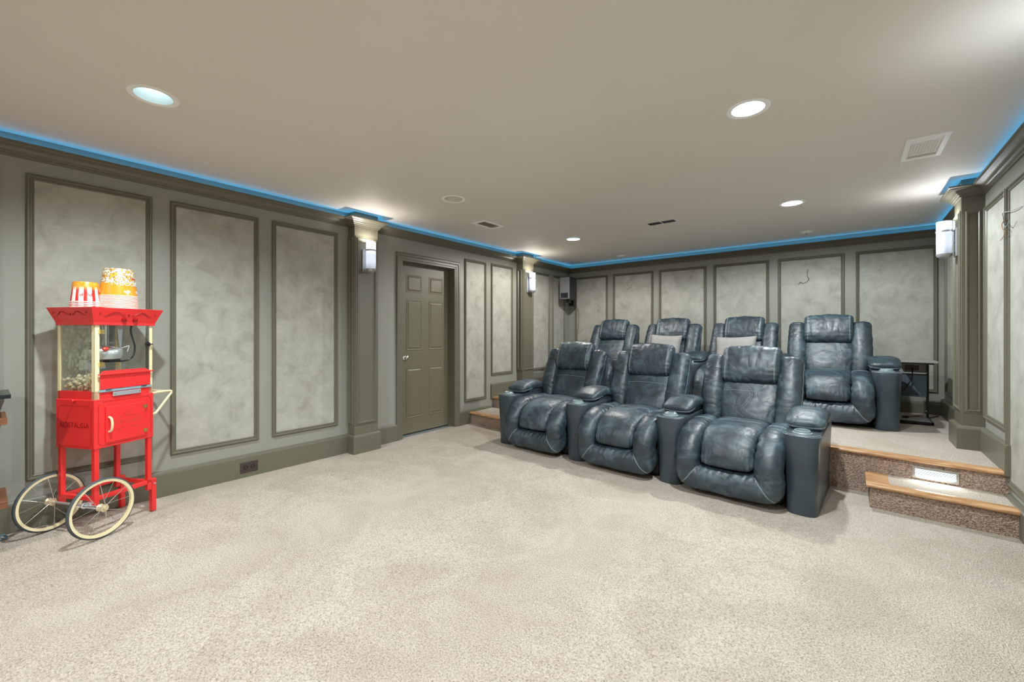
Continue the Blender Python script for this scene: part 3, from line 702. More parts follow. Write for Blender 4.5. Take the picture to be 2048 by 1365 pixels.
        MB().loft([[(cx - .09, .26, .55), (cx + .09, .26, .55), (cx + .09, .60, .55), (cx - .09, .60, .55)], [(cx - .095, .26, .60), (cx + .095, .26, .60), (cx + .095, .56, .585), (cx - .095, .56, .585)]]).build('pad_base', VINYL, arm, bevel=.01)
        seam(pad, pad_b, [[(cx + .2 * math.cos(a) if abs(math.cos(a)) > .35 else cx + .2 * math.cos(a), .29 - .24 * abs(math.sin(a)) ** .8 + (.0 if abs(math.cos(a)) < .95 else 0), .600 - o_ - .024 * abs(math.sin(a)) ** 2) for a in [math.pi + math.pi * q_ / 20 for q_ in range(21)]] for o_ in (0, .006)], lambda p: Vector((cx, .30, p.z)) - p)
    return r
RA = R(-2.9); ca_, sa_ = math.cos(RA), math.sin(RA)
def row_pos(x0, y0, k): return (x0 + k * .908 * ca_, y0 + k * .908 * sa_)
full = make_recliner(True); single = make_recliner(False)
def place(src, first, x, y, z, label, group, RA=RA):
    o = src if first else copy_tree(src)
    o.location = (x, y, z); o.rotation_euler = (0, 0, RA); tag(o, label, 'recliner', group); return o
fx, fy = -2.97 + .4525, 3.632
G1, G2 = 'front row of leather recliners', 'back row of leather recliners on the platform'
p = row_pos(fx, fy, 0); place(full, True, p[0], p[1], fz(p[0]) - .010, 'dark teal leather recliner at the left end of the front row', G1)
p = row_pos(fx, fy, 1); place(single, True, p[0], p[1], fz(p[0]) - .010, 'dark teal leather recliner in the middle of the front row', G1)
p = row_pos(fx, fy, 2); place(single, False, p[0], p[1], fz(p[0]) - .010, 'dark teal leather recliner at the right end of the front row, nearest the viewer', G1)
bx, by = .28 - .4525 - 3 * .908 * ca_, 5.342 - 3 * .908 * sa_
BL = ['dark teal leather recliner at the left end of the back row, nearest the speaker', 'dark teal leather recliner second from left in the back row holding one square pillow',
      'dark teal leather recliner third from left in the back row with a wide pale pillow', 'dark teal leather recliner at the right end of the back row beside the metal table']
for k in range(4):
    p = row_pos(bx, by, k); place(full if k == 0 else single, False, p[0], p[1], PZ, BL[k], G2, RA if k < 3 else R(1.0))

# throw pillows on the back row
def pillow(name, size, th, seed):
    mbp = MB(); n = 28; vs = []; fs = []
    for side in (1, -1):
        base = len(vs)
        for i in range(n + 1):
            for j in range(n + 1):
                u, v = i / n * 2 - 1, j / n * 2 - 1
                e = (1 - u ** 4) * (1 - v ** 4); pinch = 1 - .07 * (1 - u * u) * abs(v) ** 3; pinch2 = 1 - .07 * (1 - v * v) * abs(u) ** 3
                z = side * th * max(0, e) ** .55 + .004 * noise.noise(Vector((u * 3 + seed, v * 3, side)))* e
                vs.append((u * size / 2 * pinch2, z, v * size / 2 * pinch))
        for i in range(n):
            for j in range(n):
                a = base + i * (n + 1) + j; fs.append((a, a + 1, a + n + 2, a + n + 1))
    mbp.add(vs, fs); o = mbp.build(name, LINEN, None, smooth=True, angle=180); return o
for k, lab, dx, wz, tz in ((1, 'square light grey throw pillow on the second seat of the back row', -.015, .03, 1.02), (2, 'light grey throw pillow on the third back row seat, half hidden by a headrest', -.03, -.04, .99)):
    p = row_pos(bx, by, k)
    o = pillow('throw_pillow', .44 if k == 1 else .47, .065, k)
    th = R(21)
    o.location = (p[0] + dx + .0, p[1] + .465, PZ + .665 + (tz - 1.0)); o.rotation_euler = (R(-17), wz, RA)
    tag(o, lab, 'pillow', 'throw pillows on the back row')

# ------------------------------------------------------------------ popcorn cart
CA = R(116); CO = Vector((-3.555, .42, 0))
cart = empty('popcorn_cart', CO, CA)
tag(cart, 'red two-wheeled popcorn machine cart standing by the left wall', 'popcorn machine')
def cloc(x, y, z): return (CO.x + x * math.cos(CA) - y * math.sin(CA), CO.y + x * math.sin(CA) + y * math.cos(CA), z)
def textobj(name, body, size, mat, parent, fn, extrude=.0012, spacing=1.0, align='CENTER'):
    cu = bpy.data.curves.new(name, 'FONT'); cu.body = body; cu.size = size; cu.extrude = extrude; cu.align_x = align; cu.align_y = 'CENTER'; cu.space_character = spacing
    o = bpy.data.objects.new(name, cu); COL.objects.link(o); dg = bpy.context.evaluated_depsgraph_get(); dg.update()
    me = bpy.data.meshes.new_from_object(o.evaluated_get(dg)); bpy.data.objects.remove(o); 
    for v in me.vertices: v.co = Vector(fn(v.co.x, v.co.y, v.co.z))
    me.materials.clear(); me.materials.append(mat); me.name = name
    o = bpy.data.objects.new(name, me); COL.objects.link(o); o.parent = parent; return o
BW, BD = .342, .312
body = MB().box(0, BW, 0, BD, .512, .813).build('cabinet_body', REDP, cart, bevel=.004)
# engraved lines on the two seen faces
en = MB()
def outline(fn, u0, u1, v0, v1, c=.022):
    pts = [fn(u0 + c, v0), fn(u1 - c, v0), fn(u1 - c * .3, v0 + c * .5), fn(u1, v0 + c), fn(u1, v1 - c), fn(u1 - c * .3, v1 - c * .5), fn(u1 - c, v1), fn(u0 + c, v1), fn(u0 + c * .3, v1 - c * .5), fn(u0, v1 - c), fn(u0, v0 + c), fn(u0 + c * .3, v0 + c * .5)]
    en.tube(pts, .0010, 4, True)
outline(lambda u, v: (u, -.0005, v), .022, .325, .527, .795)
outline(lambda u, v: (-.0005, u, v), .022, .292, .527, .775)
en.build('engraved_line', REDD, body)
textobj('lettering', 'NOSTALGIA', .046, REDD, body, lambda a, b, c: (-.0006 - c * .5, .158 - a * .88, .655 + b), spacing=1.08)
cd_ = MB().box(.057, .282, -.008, 0, .540, .762).build('cabinet_door', REDP, cart, bevel=.002)
MB().tube(cat([(.074, -.008, .697), (.074, -.024, .690), (.074, -.032, .670), (.074, -.033, .650), (.074, -.030, .630), (.074, -.022, .613), (.074, -.008, .607)], 20), .0065, 10).build('handle', CREAM, cd_, smooth=True)
for zz in (.731, .571):
    q = MB().box(.272, .296, -.0105, -.008, zz - .011, zz + .011); q.tube([(.284, -.011, zz - .011), (.284, -.011, zz + .011)], .003, 8); q.build('hinge', BRASS, cd_)
def arc_text(body_, size, cx, cz, rad, a0, mat, parent):
    def f(a, b, c):
        ang = a / rad; return (cx + (rad + b) * math.sin(ang), -.0081 - c * .5, cz + (rad + b) * math.cos(ang) - rad)
    return textobj('lettering', body_, size, mat, parent, f)
arc_text('OLD FASHIONED', .017, .178, .692, .16, 0, REDE, cd_)
textobj('lettering', 'POPCORN', .037, REDE, cd_, lambda a, b, c: (.178 + a, -.0081 - c * .5, .652 + b + 1.2 * a * a))
sc_ = MB()
for sx in (-1, 1):
    for (a, b, s) in ((.03, .622, 1), (.055, .612, -1)):
        sc_.tube([(.178 + sx * (a + .012 * t * math.cos(t * 6)), -.0086, b + s * .010 * t * math.sin(t * 6)) for t in [i / 14 for i in range(15)]], .0012, 5)
    sc_.tube([(.178 + sx * .005, -.0086, .70), (.178 + sx * .020, -.0086, .708), (.178 + sx * .018, -.0086, .716), (.178 + sx * .002, -.0086, .724)], .0011, 5)
sc_.build('scroll_emboss', REDE, cd_)
MB().lathe([(0, -.016), (.008, -.016), (.010, -.012), (.006, -.006), (.006, 0)], (0, .157, .806), 16, 'x').build('drawer_knob', REDP, cart, smooth=True)
# upper case
up_ = empty('glass_case', (0, 0, 0)); up_.parent = cart
bd = MB().box(.004, .338, .004, .306, .813, .862).build('case_base', REDP, cart)
for (px, py) in ((.004, .004), (.318, .004), (.004, .282), (.318, .282)):
    w2 = .026 if py < .1 else .022
    q = MB(); q.box(px, px + (w2 if px < .1 else .020), py, py + .004, .813, 1.27) if py < .1 else q.box(px, px + .02, py + .018, py + .022, .813, 1.27)
    xx = px if px < .1 else px + .016
    q.box(xx, xx + .004, py, py + .022, .813, 1.27)
    q.build('corner_post', CREAM, cart)
for y0_, y1_ in ((.006, .300),):
    MB().box(.0065, .0085, .022, .286, .866, 1.268).build('side_glass', GLASSG, cart)
    MB().box(.334, .336, .022, .286, .866, 1.268).build('side_glass', GLASS, cart)
MB().box(.024, .322, .302, .304, .866, 1.268).build('back_glass', GLASS, cart)
gd = MB().box(.030, .318, -.001, .002, .985, 1.266).build('glass_door', GLASS, cart)
for zz in (1.226, 1.025):
    q = MB().box(.026, .052, -.006, .004, zz - .013, zz + .013); q.tube([(.038, -.007, zz - .013), (.038, -.007, zz + .013)], .0035, 8); q.build('hinge', BRASS, gd)
kn = MB(); kn.lathe([(0, -.004), (.018, -.004), (.018, -.001)], (.303, 0, 1.142), 20, 'y'); kn.box(.300, .328, -.016, -.004, 1.139, 1.146); kn.build('latch_knob', BLACK, gd)
fl = MB().box(.028, .318, -.006, -.001, .872, .966).build('scoop_flap', REDP, cart, bevel=.0015)
q = MB(); q.box(.016, .328, -.018, -.004, .960, .968); q.loft([[(.05, .010, .985), (.292, .010, .985), (.318, -.004, .966), (.030, -.004, .966)], [(.05, .012, .985), (.292, .012, .985), (.318, -.002, .966), (.030, -.002, .966)]])
q.build('flap_lip', REDP, fl, bevel=.0015)
st_ = MB().box(.026, .326, -.004, .002, .855, .869).build('steel_sill', M('blue_steel', srgb(150, 176, 190), .4, .3), cart)
for xx in (.072, .276): MB().box(xx - .016, xx + .016, -.008, -.003, .864, .874).build('flap_hinge', CHROME, st_)
q = MB().box(.094, .256, -.010, -.003, .824, .850).build('steel_plate', STEEL, cart, bevel=.0015)
for xx in (.104, .246): MB().lathe([(0, -.0125), (.003, -.012), (.004, -.010)], (xx, 0, .837), 10, 'y').build('screw', CHROME, q, smooth=True)
# canopy
def rect(x0, x1, y0, y1, z): return [(x0, y0, z), (x1, y0, z), (x1, y1, z), (x0, y1, z)]
cn = MB().loft([rect(-.006, .348, -.006, .304, 1.267), rect(-.006, .348, -.006, .304, 1.283), rect(-.040, .378, -.040, .326, 1.374), rect(-.034, .372, -.034, .320, 1.3745)])
canopy = cn.build('canopy', REDP, cart, bevel=.0015)
def onf(u, v, o=.0012):      # front slope (y-)
    t = (v - 1.283) / .091; return (u, -.006 - .036 * t - o, v)
def ons(u, v, o=.0012):
    t = (v - 1.283) / .091; return (-.006 - .036 * t - o, u, v)
q = MB()
for f, c0, s in ((onf, .172, 1), (ons, .150, .85)):
    for sx in (-1, 1):
        q.tube([f(c0 + sx * s * (.03 + .11 * t), 1.337 + .012 * math.sin(t * 5.5 - .6)) for t in [i / 18 for i in range(19)]], [.0006 + .0014 * math.sin(math.pi * i / 18) for i in range(19)], 5)
        q.tube([f(c0 + sx * s * .026 + .006 * math.cos(t), 1.330 + .004 * math.sin(t)) for t in [i * .7 for i in range(9)]], .001, 4)
        q.tube([f(c0 + sx * s * .158 + .006 * math.cos(t), 1.342 + .004 * math.sin(t)) for t in [i * .7 for i in range(9)]], .001, 4)
    q.tube([f(c0 - .004, 1.332), f(c0, 1.325), f(c0 + .004, 1.332), f(c0, 1.339), f(c0 - .004, 1.332)], .0014, 4)
q.build('scroll_ornament', REDD, canopy)
for xx in (.153, .217):
    q = MB(); c = Vector(onf(xx, 1.304, 0)); q.lathe([(0, -.012), (.007, -.011), (.010, -.006), (.013, -.006), (.015, -.002), (.015, .004)], (c.x, c.y, c.z), 24, 'y')
    q.build('rocker_switch', M('dark_red_gloss', srgb(150, 10, 14), .12, coat=.6), canopy, smooth=True)
# kettle, hangers, cable
kt = MB().lathe([(0, 1.050), (.085, 1.050), (.092, 1.054), (.096, 1.07), (.096, 1.105), (.090, 1.118), (.082, 1.122), (.080, 1.117), (.03, 1.135), (0, 1.137)], (.145, .150, 0), 40).build('kettle', STEEL, cart, smooth=True, angle=40)
q = MB(); q.tube([(.105, .13, 1.13), (.105, .13, 1.27)], .010, 12); q.tube([(.17, .17, 1.13), (.17, .17, 1.27)], .018, 14); q.tube([(.105, .13, 1.13), (.18, .10, 1.128)], .006, 8)
q.build('hanger_rod', CHROME, kt, smooth=True)
q = MB(); q.loft([[(.19, .10, 1.27), (.225, .10, 1.27), (.225, .104, 1.27), (.19, .104, 1.27)], [(.205, .10, 1.12), (.215, .10, 1.12), (.215, .104, 1.12), (.205, .104, 1.12)]]); q.tube([(.21, .09, 1.12), (.235, .06, 1.135)], .004, 8); q.tube([(.235, .06, 1.135), (.225, .062, 1.095)], .003, 8)
q.build('tilt_bracket', STEEL, kt)
MB().lathe([(0, -.016), (.007, -.014), (.012, -.005), (.013, .004), (.009, .013), (0, .016)], (.092, .05, 1.118), 16, 'x').build('kettle_handle_knob', M('orange_knob', srgb(235, 70, 45), .25), kt, smooth=True)
MB().tube([(.102, .05, 1.118), (.18, .07, 1.125)], .004, 8).build('kettle_handle', CHROME, kt, smooth=True)
MB().tube(cat([(.262, .08, 1.268), (.258, .08, 1.23), (.272, .08, 1.17), (.283, .08, 1.12), (.268, .08, 1.06), (.225, .09, 1.035), (.16, .10, 1.038)], 40), .0055, 10).build('power_cable', M('cable_black_gloss', srgb(44, 46, 46), .2), kt, smooth=True)
MB().box(.13, .20, .08, .13, 1.030, 1.050).build('kettle_plug', BLACK, kt, bevel=.005)
MB().box(.05, .16, .15, .20, .99, 1.05).build('drop_chute', STEEL, kt)
# popcorn heap
q = MB(); random.seed(11)
def blob(mbq, c, r):
    bm = bmesh.new(); bmesh.ops.create_icosphere(bm, subdivisions=2, radius=r)
    for v in bm.verts:
        v.co *= 1 + .35 * noise.noise(v.co * 140 + Vector(c) * 50)
        v.co += Vector(c)
    k = len(mbq.v); mbq.v += [tuple(v.co) for v in bm.verts]; mbq.f += [tuple(v.index + k for v in f.verts) for f in bm.faces]; bm.free()
for i in range(420):
    x = random.uniform(.02, .32); y = random.uniform(.02, .29); hgt = .03 + .045 * math.exp(-((x - .03) / .12) ** 2) + .03 * (1 - y / .3)
    blob(q, (x, y, .868 + random.uniform(0, hgt)), random.uniform(.006, .010))
pc = q.build('popcorn', M('popcorn_puff', srgb(248, 238, 204), .8, var=srgb(252, 248, 228), vscale=60), cart, smooth=True, angle=180); pc['kind'] = 'stuff'
# legs and rails
def bar(x0, x1, y0, y1, z0, z1, nm='rail', par=None): return MB().box(x0, x1, y0, y1, z0, z1).build(nm, REDP, par or cart, bevel=.0025)
for (x, y) in ((.006, .006), (.310, .006), (.006, .280), (.310, .280)): bar(x, x + .026, y, y + .026, .155, .512, 'leg')
bar(.032, .310, .008, .030, .196, .222); bar(.032, .310, .282, .304, .196, .222); bar(.008, .030, .032, .280, .196, .222); bar(.312, .334, .032, .280, .196, .222)
for yy in (.006, .280):
    ft = bar(.338, .366, yy, yy + .028, .004, .214, 'foot')
    bar(.310, .366, yy, yy + .026, .205, .225, 'foot_bracket', ft)
    MB().lathe([(0, .031 - .036), (.006, .030 - .036), (.007, 0)], (.352, yy, .190), 12, 'y').build('bolt', CHROME, ft, smooth=True)
MB().tube([(-.012, -.10, .177), (-.012, .350, .177)], .007, 12).build('axle', STEEL, cart, smooth=True)
q = MB(); q.lathe([(.010, -.006), (.018, -.006), (.018, .004), (.010, .004)], (-.012, .06, .177), 20, 'y'); q.box(-.012, .03, .02, .05, .18, .195); q.build('axle_bracket', STEEL, cart, smooth=True, angle=30)
def wheel(yc, lab):
    R0 = .175; c = (-.012, yc, R0 + .002)
    rim = MB().lathe([(R0 - .024, -.008), (R0 - .008, -.010), (R0 - .007, .010), (R0 - .024, .008), (R0 - .024, -.008)], c, 64, 'y').build('wheel', CREAM, cart, smooth=True, angle=50)
    MB().lathe([(R0 - .009, -.0105), (R0 - .003, -.009), (R0, -.004), (R0, .004), (R0 - .003, .009), (R0 - .009, .0105), (R0 - .009, -.0105)], c, 64, 'y').build('tyre', TYRE, rim, smooth=True, angle=60)
    MB().lathe([(0, -.034), (.009, -.034), (.011, -.030), (.011, -.022), (.020, -.021), (.022, -.017), (.020, -.014), (.010, -.010), (.010, .010), (.020, .014), (.022, .017), (.020, .021), (.010, .024), (.010, .030), (0, .030)], c, 24, 'y').build('hub', M('pale_gold', srgb(226, 214, 184), .25, .6), rim, smooth=True, angle=40)
    s = MB()
    for k in range(12):
        a = 2 * math.pi * k / 12 + .1; side = -.017 if k % 2 else .017; da = .32 if k % 4 < 2 else -.32
        s.tube([(c[0] + .020 * math.cos(a + da), yc + side, c[2] + .020 * math.sin(a + da)), (c[0] + (R0 - .022) * math.cos(a), yc + side * .15, c[2] + (R0 - .022) * math.sin(a))], .0016, 6)
    s.build('spokes', CHROME, rim, smooth=True)
    return rim
wheel(-.083, ''); wheel(.332, '')
for yy in (.030, .275):
    MB().tube(cat([(.342, yy, .806), (.42, yy, .808), (.475, yy, .806), (.486, yy, .798), (.478, yy, .782), (.43, yy, .725), (.385, yy, .672), (.370, yy, .664), (.342, yy, .662)], 44), .008, 10).build('push_handle', CREAM, cart, smooth=True)
MB().tube([(.48, .03, .802), (.48, .275, .802)], .008, 10).build('push_bar', CREAM, cart, smooth=True)

# ------------------------------------------------------------------ cups and buckets upside down on the canopy
def cup_mat(kind):
    m = bpy.data.materials.new('printed_card_' + kind); m.use_nodes = True; nt = m.node_tree; n = nt.nodes; L = nt.links
    p = n['Principled BSDF']; p.inputs['Roughness'].default_value = .3
    tc = n.new('ShaderNodeTexCoord'); sp = n.new('ShaderNodeSeparateXYZ'); L.new(tc.outputs['Object'], sp.inputs[0])
    def ramp(fac, els, const=False):
        r = n.new('ShaderNodeValToRGB'); r.color_ramp.interpolation = 'CONSTANT' if const else 'LINEAR'
        e = r.color_ramp.elements; e[0].position, e[0].color = els[0]; e[1].position, e[1].color = els[1]
        for (a, c) in els[2:]: x = e.new(a); x.color = c
        L.new(fac, r.inputs[0]); return r.outputs[0]
    def mix(f, a, b):
        x = n.new('ShaderNodeMix'); x.data_type = 'RGBA'; L.new(f, x.inputs['Factor']); L.new(a, x.inputs['A']); L.new(b, x.inputs['B']); return x.outputs['Result']
    v = n.new('ShaderNodeTexVoronoi'); v.inputs['Scale'].default_value = 75 if kind == 'bucket' else 95; L.new(tc.outputs['Object'], v.inputs['Vector'])
    if kind == 'cup':
        at = n.new('ShaderNodeMath'); at.operation = 'ARCTAN2'; L.new(sp.outputs['Y'], at.inputs[0]); L.new(sp.outputs['X'], at.inputs[1])
        mu = n.new('ShaderNodeMath'); mu.operation = 'MULTIPLY'; mu.inputs[1].default_value = 11; L.new(at.outputs[0], mu.inputs[0])
        si = n.new('ShaderNodeMath'); si.operation = 'SINE'; L.new(mu.outputs[0], si.inputs[0])
        st = ramp(si.outputs[0], [(0, srgb(246, 240, 236)), (.25, srgb(214, 40, 34))], True)
        zz = n.new('ShaderNodeMapRange'); zz.inputs['From Min'].default_value = .074; zz.inputs['From Max'].default_value = .100; L.new(sp.outputs['Z'], zz.inputs['Value'])
        ye = ramp(v.outputs['Distance'], [(0, srgb(252, 208, 84)), (.5, srgb(240, 150, 40))])
        L.new(mix(zz.outputs[0], st, ye), p.inputs['Base Color'])
    else:
        pop = ramp(v.outputs['Distance'], [(0, srgb(248, 246, 238)), (.50, srgb(214, 204, 184)), (.60, srgb(70, 60, 48)), (.70, srgb(232, 170, 60))])
        orn = ramp(v.outputs['Distance'], [(0, srgb(240, 158, 44)), (1, srgb(236, 150, 40))])
        nz = n.new('ShaderNodeTexNoise'); nz.inputs['Scale'].default_value = 30; L.new(tc.outputs['Object'], nz.inputs['Vector'])
        ad = n.new('ShaderNodeMath'); ad.operation = 'MULTIPLY_ADD'; ad.inputs[1].default_value = .03; L.new(nz.outputs['Fac'], ad.inputs[0]); L.new(sp.outputs['Z'], ad.inputs[2])
        gt = n.new('ShaderNodeMath'); gt.operation = 'GREATER_THAN'; gt.inputs[1].default_value = .100; L.new(ad.outputs[0], gt.inputs[0])
        L.new(mix(gt.outputs[0], orn, pop), p.inputs['Base Color'])
    return m
CUPP, BUCK = cup_mat('cup'), cup_mat('bucket'); CARD = M('white_card_rim', srgb(244, 236, 228), .4)
def cup(name, r0, r1, h, mat):
    # open end down: side wall, rolled rim, closed top
    r = MB().lathe([(r0, 0), (r1, h - .004), (r1 - .002, h), (r1 - .006, h - .001), (r1 - .007, h - .008), (0, h - .008)], (0, 0, 0), 48).build(name, mat, None, smooth=True, angle=40)
    MB().lathe([(r0 - .001, .006), (r0 + .003, .005), (r0 + .004, .002), (r0 + .002, -.001), (r0 - .002, 0)], (0, 0, 0), 48).build('rolled_rim', CARD, r, smooth=True)
    return r
ORD = ['', 'second', 'third', 'fourth', 'fifth', 'sixth', 'seventh', 'eighth', 'ninth', 'bottom']
def stack(x, y, n, dz, r0, r1, h, mat, name, label, nl, group, top=None):
    base = cup(name, r0, r1, h, mat); L_ = []
    for k in range(n):
        c = base if k == 0 else copy_tree(base)
        c.location = cloc(x, y, 1.3765 + k * dz); c.rotation_euler = (0, 0, CA)
        tag(c, nl if k == n - 1 else label % ORD[n - 1 - k], 'popcorn cup', group); L_.append(c)
    return L_
L_ = stack(.080, .195, 4, .011, .072, .059, .128, CUPP, 'popcorn_cup', 'red and white striped paper cup nested %s from the top of the small stack', 'red and white striped popcorn cup upside down with yellow base, topmost of the small stack', 'small striped cups stacked upside down')
B_ = stack(.212, .120, 10, .0088, .096, .075, .180, BUCK, 'popcorn_bucket', 'upside down paper bucket showing only its rim, %s from the top of the tall stack', 'large orange popcorn bucket upside down, topmost of the tall stack', 'large popcorn buckets stacked upside down')
topb = B_[-1]
def cone(ang, z, o, r0=.096, r1=.075, h=.176):
    r = r0 + (r1 - r0) * z / h + o; return (r * math.cos(ang), r * math.sin(ang), z)
# seen side of the bucket in the cart frame
A0 = R(-78)
BLUEW = M('pale_blue_print', srgb(214, 232, 242), .4); REDW = M('red_print', srgb(200, 40, 34), .4)
textobj('lettering', 'POPCORN', .046, BLUEW, topb, lambda a, b, c: cone(A0 - a / .087, .088 - b, .0012 + c * .3), spacing=.95)
textobj('lettering', 'Buttery', .016, REDW, topb, lambda a, b, c: cone(A0 - a / .087 + .25, .118 - b, .0012 + c * .3))
def kernel(ang, z, s):
    q = MB()
    for (da, dz, r) in ((0, 0, .008), (.13, .005, .007), (-.11, .004, .007), (.03, -.009, .006), (.07, .010, .006)):
        c = Vector(cone(ang + da * s, z + dz * s, .0004)); q.lathe([(0, .0015), (r * s, .0008)], (0, 0, 0), 14)
        n_ = 15 * 2 - 2; 
        axis = Vector((math.cos(ang), math.sin(ang), 0)); rot = axis.to_track_quat('Z', 'Y').to_matrix()
        k = len(q.v) - 28
        for i in range(k, len(q.v)): q.v[i] = tuple(rot @ Vector(q.v[i]) + c)
    q.build('kernel_print', CARD, topb)
kernel(A0 - .35, .026, 1.0); kernel(A0 + .42, .030, .8); kernel(A0 + .60, .022, .8)
# the print on the topmost small cup
textobj('lettering', 'POP', .030, REDW, L_[-1], lambda a, b, c: cone(R(-120) - a / .066, .050 - b, .001 + c * .3, .072, .059, .124))

# ------------------------------------------------------------------ speaker, its bracket and cable
sp = empty('loudspeaker', (-3.765, 6.26, 1.78), R(4))
cab = MB().loft([rect(-.095, .095, -.125, .125, 0), rect(-.095, .095, -.125, .125, .39)]).build('cabinet', M('speaker_grey', srgb(46, 45, 50), .5), sp, bevel=.012)
g = MB().box(-.088, .088, -.133, -.125, .012, .378).build('grille', M('silver_grille', srgb(128, 128, 132), .45, .3), sp, bevel=.004)
MB().box(-.068, .068, -.136, -.132, .028, .115).build('horn_opening', M('horn_black', srgb(24, 34, 40), .3), sp, bevel=.01)
MB().lathe([(0, -.137), (.028, -.137), (.032, -.141), (.036, -.137)], (.01, 0, .070), 24, 'y').build('driver_cone', BLACK, sp, smooth=True)
q = MB(); q.box(-.03, .03, -.03, .05, -.045, 0); q.tube([(0, .02, -.03), (-.03, .12, -.03), (-.15, .43, -.03)], .010, 10); q.box(-.19, -.11, .425, .438, -.07, .03)
q.build('wall_bracket', BLACK, sp, bevel=.003)
tag(sp, 'grey loudspeaker mounted high in the far left corner', 'speaker')
cbl = MB().tube(cat([(-3.765, 6.42, 1.74), (-3.785, 6.62, 1.66), (-3.80, 6.685, 1.45), (-3.83, 6.688, 1.1), (-3.82, 6.688, .75), (-3.83, 6.672, .32)], 40), .0022, 6).build('speaker_cable', BLACK, smooth=True)
tag(cbl, 'thin dark cable hanging down the back wall below the loudspeaker', 'cable')

# loose wires coming out of the wall panels
def wire(pts, r, mat, label, cat_='wire'):
    o = MB().tube(cat(pts, 40), r, 6).build('loose_wire', mat, smooth=True); tag(o, label, cat_); return o
wire([(-.416, 6.70, 2.045), (-.420, 6.682, 2.03), (-.425, 6.68, 1.96), (-.405, 6.675, 1.92), (-.43, 6.67, 1.885), (-.47, 6.675, 1.865), (-.50, 6.68, 1.885), (-.515, 6.685, 1.85)], .0022, DARKM, 'thin dark loose wire hanging from the fifth plaster panel of the back wall')
wire([(-2.80, 6.70, 2.03), (-2.815, 6.685, 2.00), (-2.83, 6.68, 1.97), (-2.86, 6.68, 1.95), (-2.89, 6.685, 1.955)], .0018, DARKM, 'short dark wire stub on the second plaster panel of the back wall')
wire([(.829, 3.93, 1.99), (.815, 3.99, 1.99), (.805, 4.11, 2.00), (.798, 4.22, 2.015), (.80, 4.23, 1.99), (.802, 4.22, 1.945), (.798, 4.16, 1.91), (.80, 4.08, 1.935)], .0025, M('grey_wire', srgb(150, 155, 160), .5), 'grey loose wire looping out of the right wall beside the pilaster')
wire([(.802, 4.215, 1.97), (.796, 4.23, 1.94), (.796, 4.22, 1.91), (.80, 4.19, 1.885), (.80, 4.23, 1.855), (.80, 4.30, 1.845)], .002, M('copper_wire', srgb(186, 140, 112), .4), 'bare copper coloured wire end dangling on the right wall')

# ------------------------------------------------------------------ side table with a fabric pocket
tb = empty('side_table', (0, 0, PZ))
TY0, TY1 = 5.84, 6.22
GW = M('grey_wood', srgb(150, 148, 146), .45, var=srgb(136, 132, 130), vscale=8, stretch=(1, 12, 12))
FABR = M('charcoal_fabric', srgb(82, 94, 102), .9, bump=.3, bscale=500, bdist=.002)
MB().box(.397, .685, TY0, TY1, .622, .640).build('table_top', GW, tb, bevel=.002)
MB().box(.40, .655, TY0 - .004, TY0 + .014, .606, .622).build('front_rail', DARKM, tb)
for (x, y) in ((.645, TY1 - .03), (.410, TY1 - .03)):
    MB().box(x - .010, x + .010, y - .010, y + .010, .018, .622).build('leg', DARKM, tb)
pb = MB().box(.42, .635, TY1 - .032, TY1 - .016, .50, .606).build('power_panel', GW, tb)
MB().box(.470, .580, TY1 - .042, TY1 - .031, .525, .575).build('power_strip', OUTLET, pb, bevel=.003)
pk = MB().box(.415, .632, TY1 - .10, TY1 - .045, .258, .488)
pk.build('fabric_pocket', FABR, tb)
q = MB(); q.tube([(.408, TY1 - .105, .254), (.637, TY1 - .105, .254), (.637, TY1 - .105, .492), (.408, TY1 - .105, .492)], .0035, 6, True); q.build('pocket_frame', DARKM, tb)
MB().box(.40, .64, TY0 + .02, TY1 - .02, .020, .034).build('lower_shelf', GW, tb)
q = MB(); q.box(.40, .655, TY0, TY0 + .02, .012, .034); q.box(.635, .655, TY0, TY1, .012, .030); q.box(.40, .655, TY1 - .04, TY1 - .02, .012, .030); q.box(.41, .43, TY0 + .01, TY0 + .03, 0, .014); q.box(.60, .62, TY0 + .01, TY0 + .03, 0, .014); q.box(.41, .43, TY1 - .04, TY1 - .02, 0, .014); q.box(.60, .62, TY1 - .04, TY1 - .02, 0, .014)
q.build('lower_frame', DARKM, tb)
for z in (.10, .50): MB().lathe([(0, -.004), (.005, -.003), (.006, 0)], (.635, TY1 - .04, z), 10, 'y').build('screw', CHROME, tb, smooth=True)
tag(tb, 'small grey-topped metal side table with a fabric pocket, right of the back row', 'side table')
o = MB().tube(cat([(.525, TY1 - .045, PZ + .55), (.525, TY1 - .09, PZ + .52), (.515, TY1 - .125, PZ + .45), (.48, TY1 - .13, PZ + .36), (.445, TY1 - .13, PZ + .31), (.40, TY1 - .12, PZ + .27), (.36, TY1 - .02, PZ + .16), (.33, TY1 + .02, PZ + .01)], 50), .005, 8).build('power_cord', BLACK, smooth=True)
tag(o, 'black power cord plugged into the side table and drooping to the left', 'cord')
o = MB().tube(cat([(.47, 6.02, PZ + .045), (.48, 6.03, PZ + .042), (.50, 6.08, PZ + .042), (.56, 6.16, PZ + .042), (.60, 6.24, PZ + .03), (.66, 6.30, PZ + .008), (.70, 6.42, PZ + .006), (.77, 6.55, PZ + .006)], 50), .004, 8)
o.box(.435, .485, 6.005, 6.035, PZ + .034, PZ + .056)
o = o.build('adapter_cable', BLACK, smooth=True, angle=40); tag(o, 'black adapter and cable trailing over the bottom of the side table to the corner', 'cable')

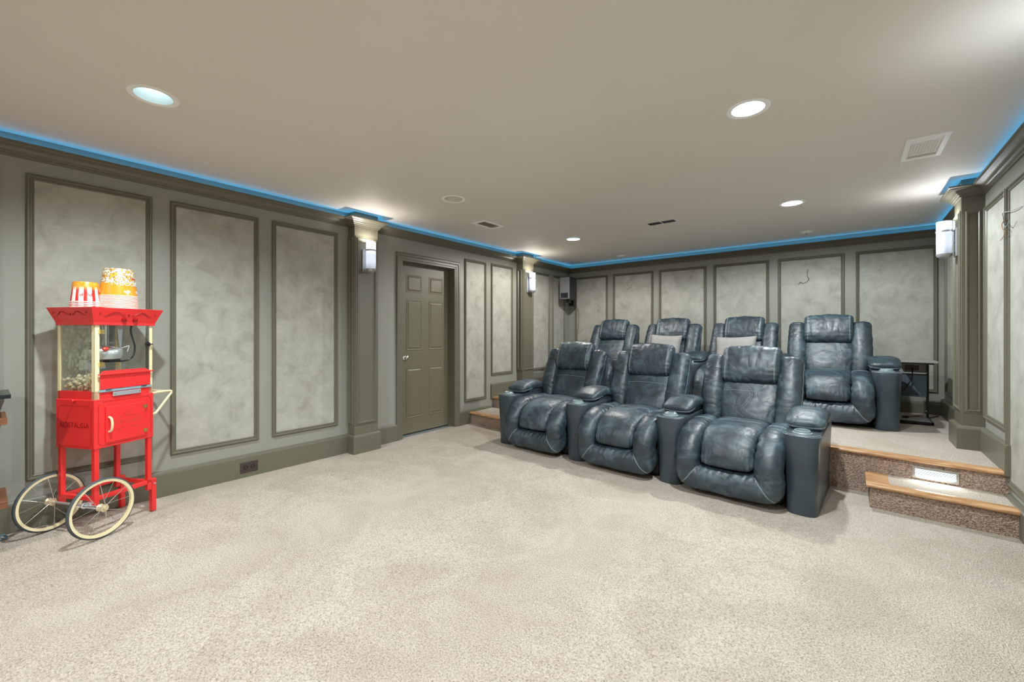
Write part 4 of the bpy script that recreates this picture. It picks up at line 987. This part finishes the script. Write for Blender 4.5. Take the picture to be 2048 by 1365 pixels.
# ------------------------------------------------------------------ step light
sg = empty('step_light', (.4815, 4.2480, .203), math.atan2(ER[1] - EL[1], ER[0] - EL[0]))
q = MB(); rings_rect(q, lambda u, v, h: (u, -h, v), -.118, .118, -.042, .042, [(0, -.004), (0, .006), (.012, .006), (.014, .003), (.014, -.002)]); q.build('frame', M('grille_grey', srgb(150, 146, 138), .5), sg)
MB().box(-.104, .104, -.002, 0, -.028, .028).build('lens', M('step_lens', (1, 1, 1, 1), .5, emit=(.85, .95, 1, 1), estr=1.6), sg)
q = MB()
for k in range(7):
    z = -.026 + k * .0087; q.loft([[(-.104, -.002, z + .003), (.104, -.002, z + .003)], [(-.104, -.0065, z), (.104, -.0065, z)]], False, False, False)
q.build('louvre', M('louvre_grey', srgb(120, 128, 130), .4), sg)
tag(sg, 'louvred step light glowing in the riser above the lower step', 'step light')
lamp('AREA', 'step_light_beam', (.478, 4.232, .20), .8, COOL, .19, (R(-38), 0, 0), shape='RECTANGLE', size_y=.03)

# ------------------------------------------------------------------ shelf rack at the left edge
rk = empty('shelf_rack', (-3.79, -.40, 0))
WOODD = M('rustic_wood', srgb(104, 64, 40), .5, var=srgb(134, 88, 58), vscale=6, stretch=(14, 1, 14))
def shelf(z0, z1, y1, mat, nm): MB().box(-.17, .17, -.48, y1, z0, z1).build(nm, mat, rk, bevel=.002)
shelf(.857, .879, .499, M('black_top', srgb(26, 34, 38), .25), 'top_board'); shelf(.715, .748, .486, WOODD, 'shelf_board'); shelf(.255, .292, .488, WOODD, 'shelf_board'); shelf(.41, .425, .458, BLACK, 'shelf_board')
for (x, y) in ((-.15, -.46), (.15, -.46), (-.15, .36), (.15, .36)): MB().box(x - .012, x + .012, y - .012, y + .012, 0, .857).build('post', BLACK, rk)
tag(rk, 'dark rack with wooden shelves, its ends just entering at the left edge', 'shelf')
o = MB().tube(cat([(-3.98, -.02, .006), (-3.93, .05, .006), (-3.90, .055, .014), (-3.925, .075, .018), (-3.90, .09, .008), (-3.88, .06, .008), (-3.90, .0, .006), (-3.86, -.08, .006)], 50), .006, 8).build('blue_cable', M('blue_cord', srgb(88, 120, 136), .4), smooth=True)
tag(o, 'bluish cable bunched on the carpet at the left edge beside the far wheel', 'cable')
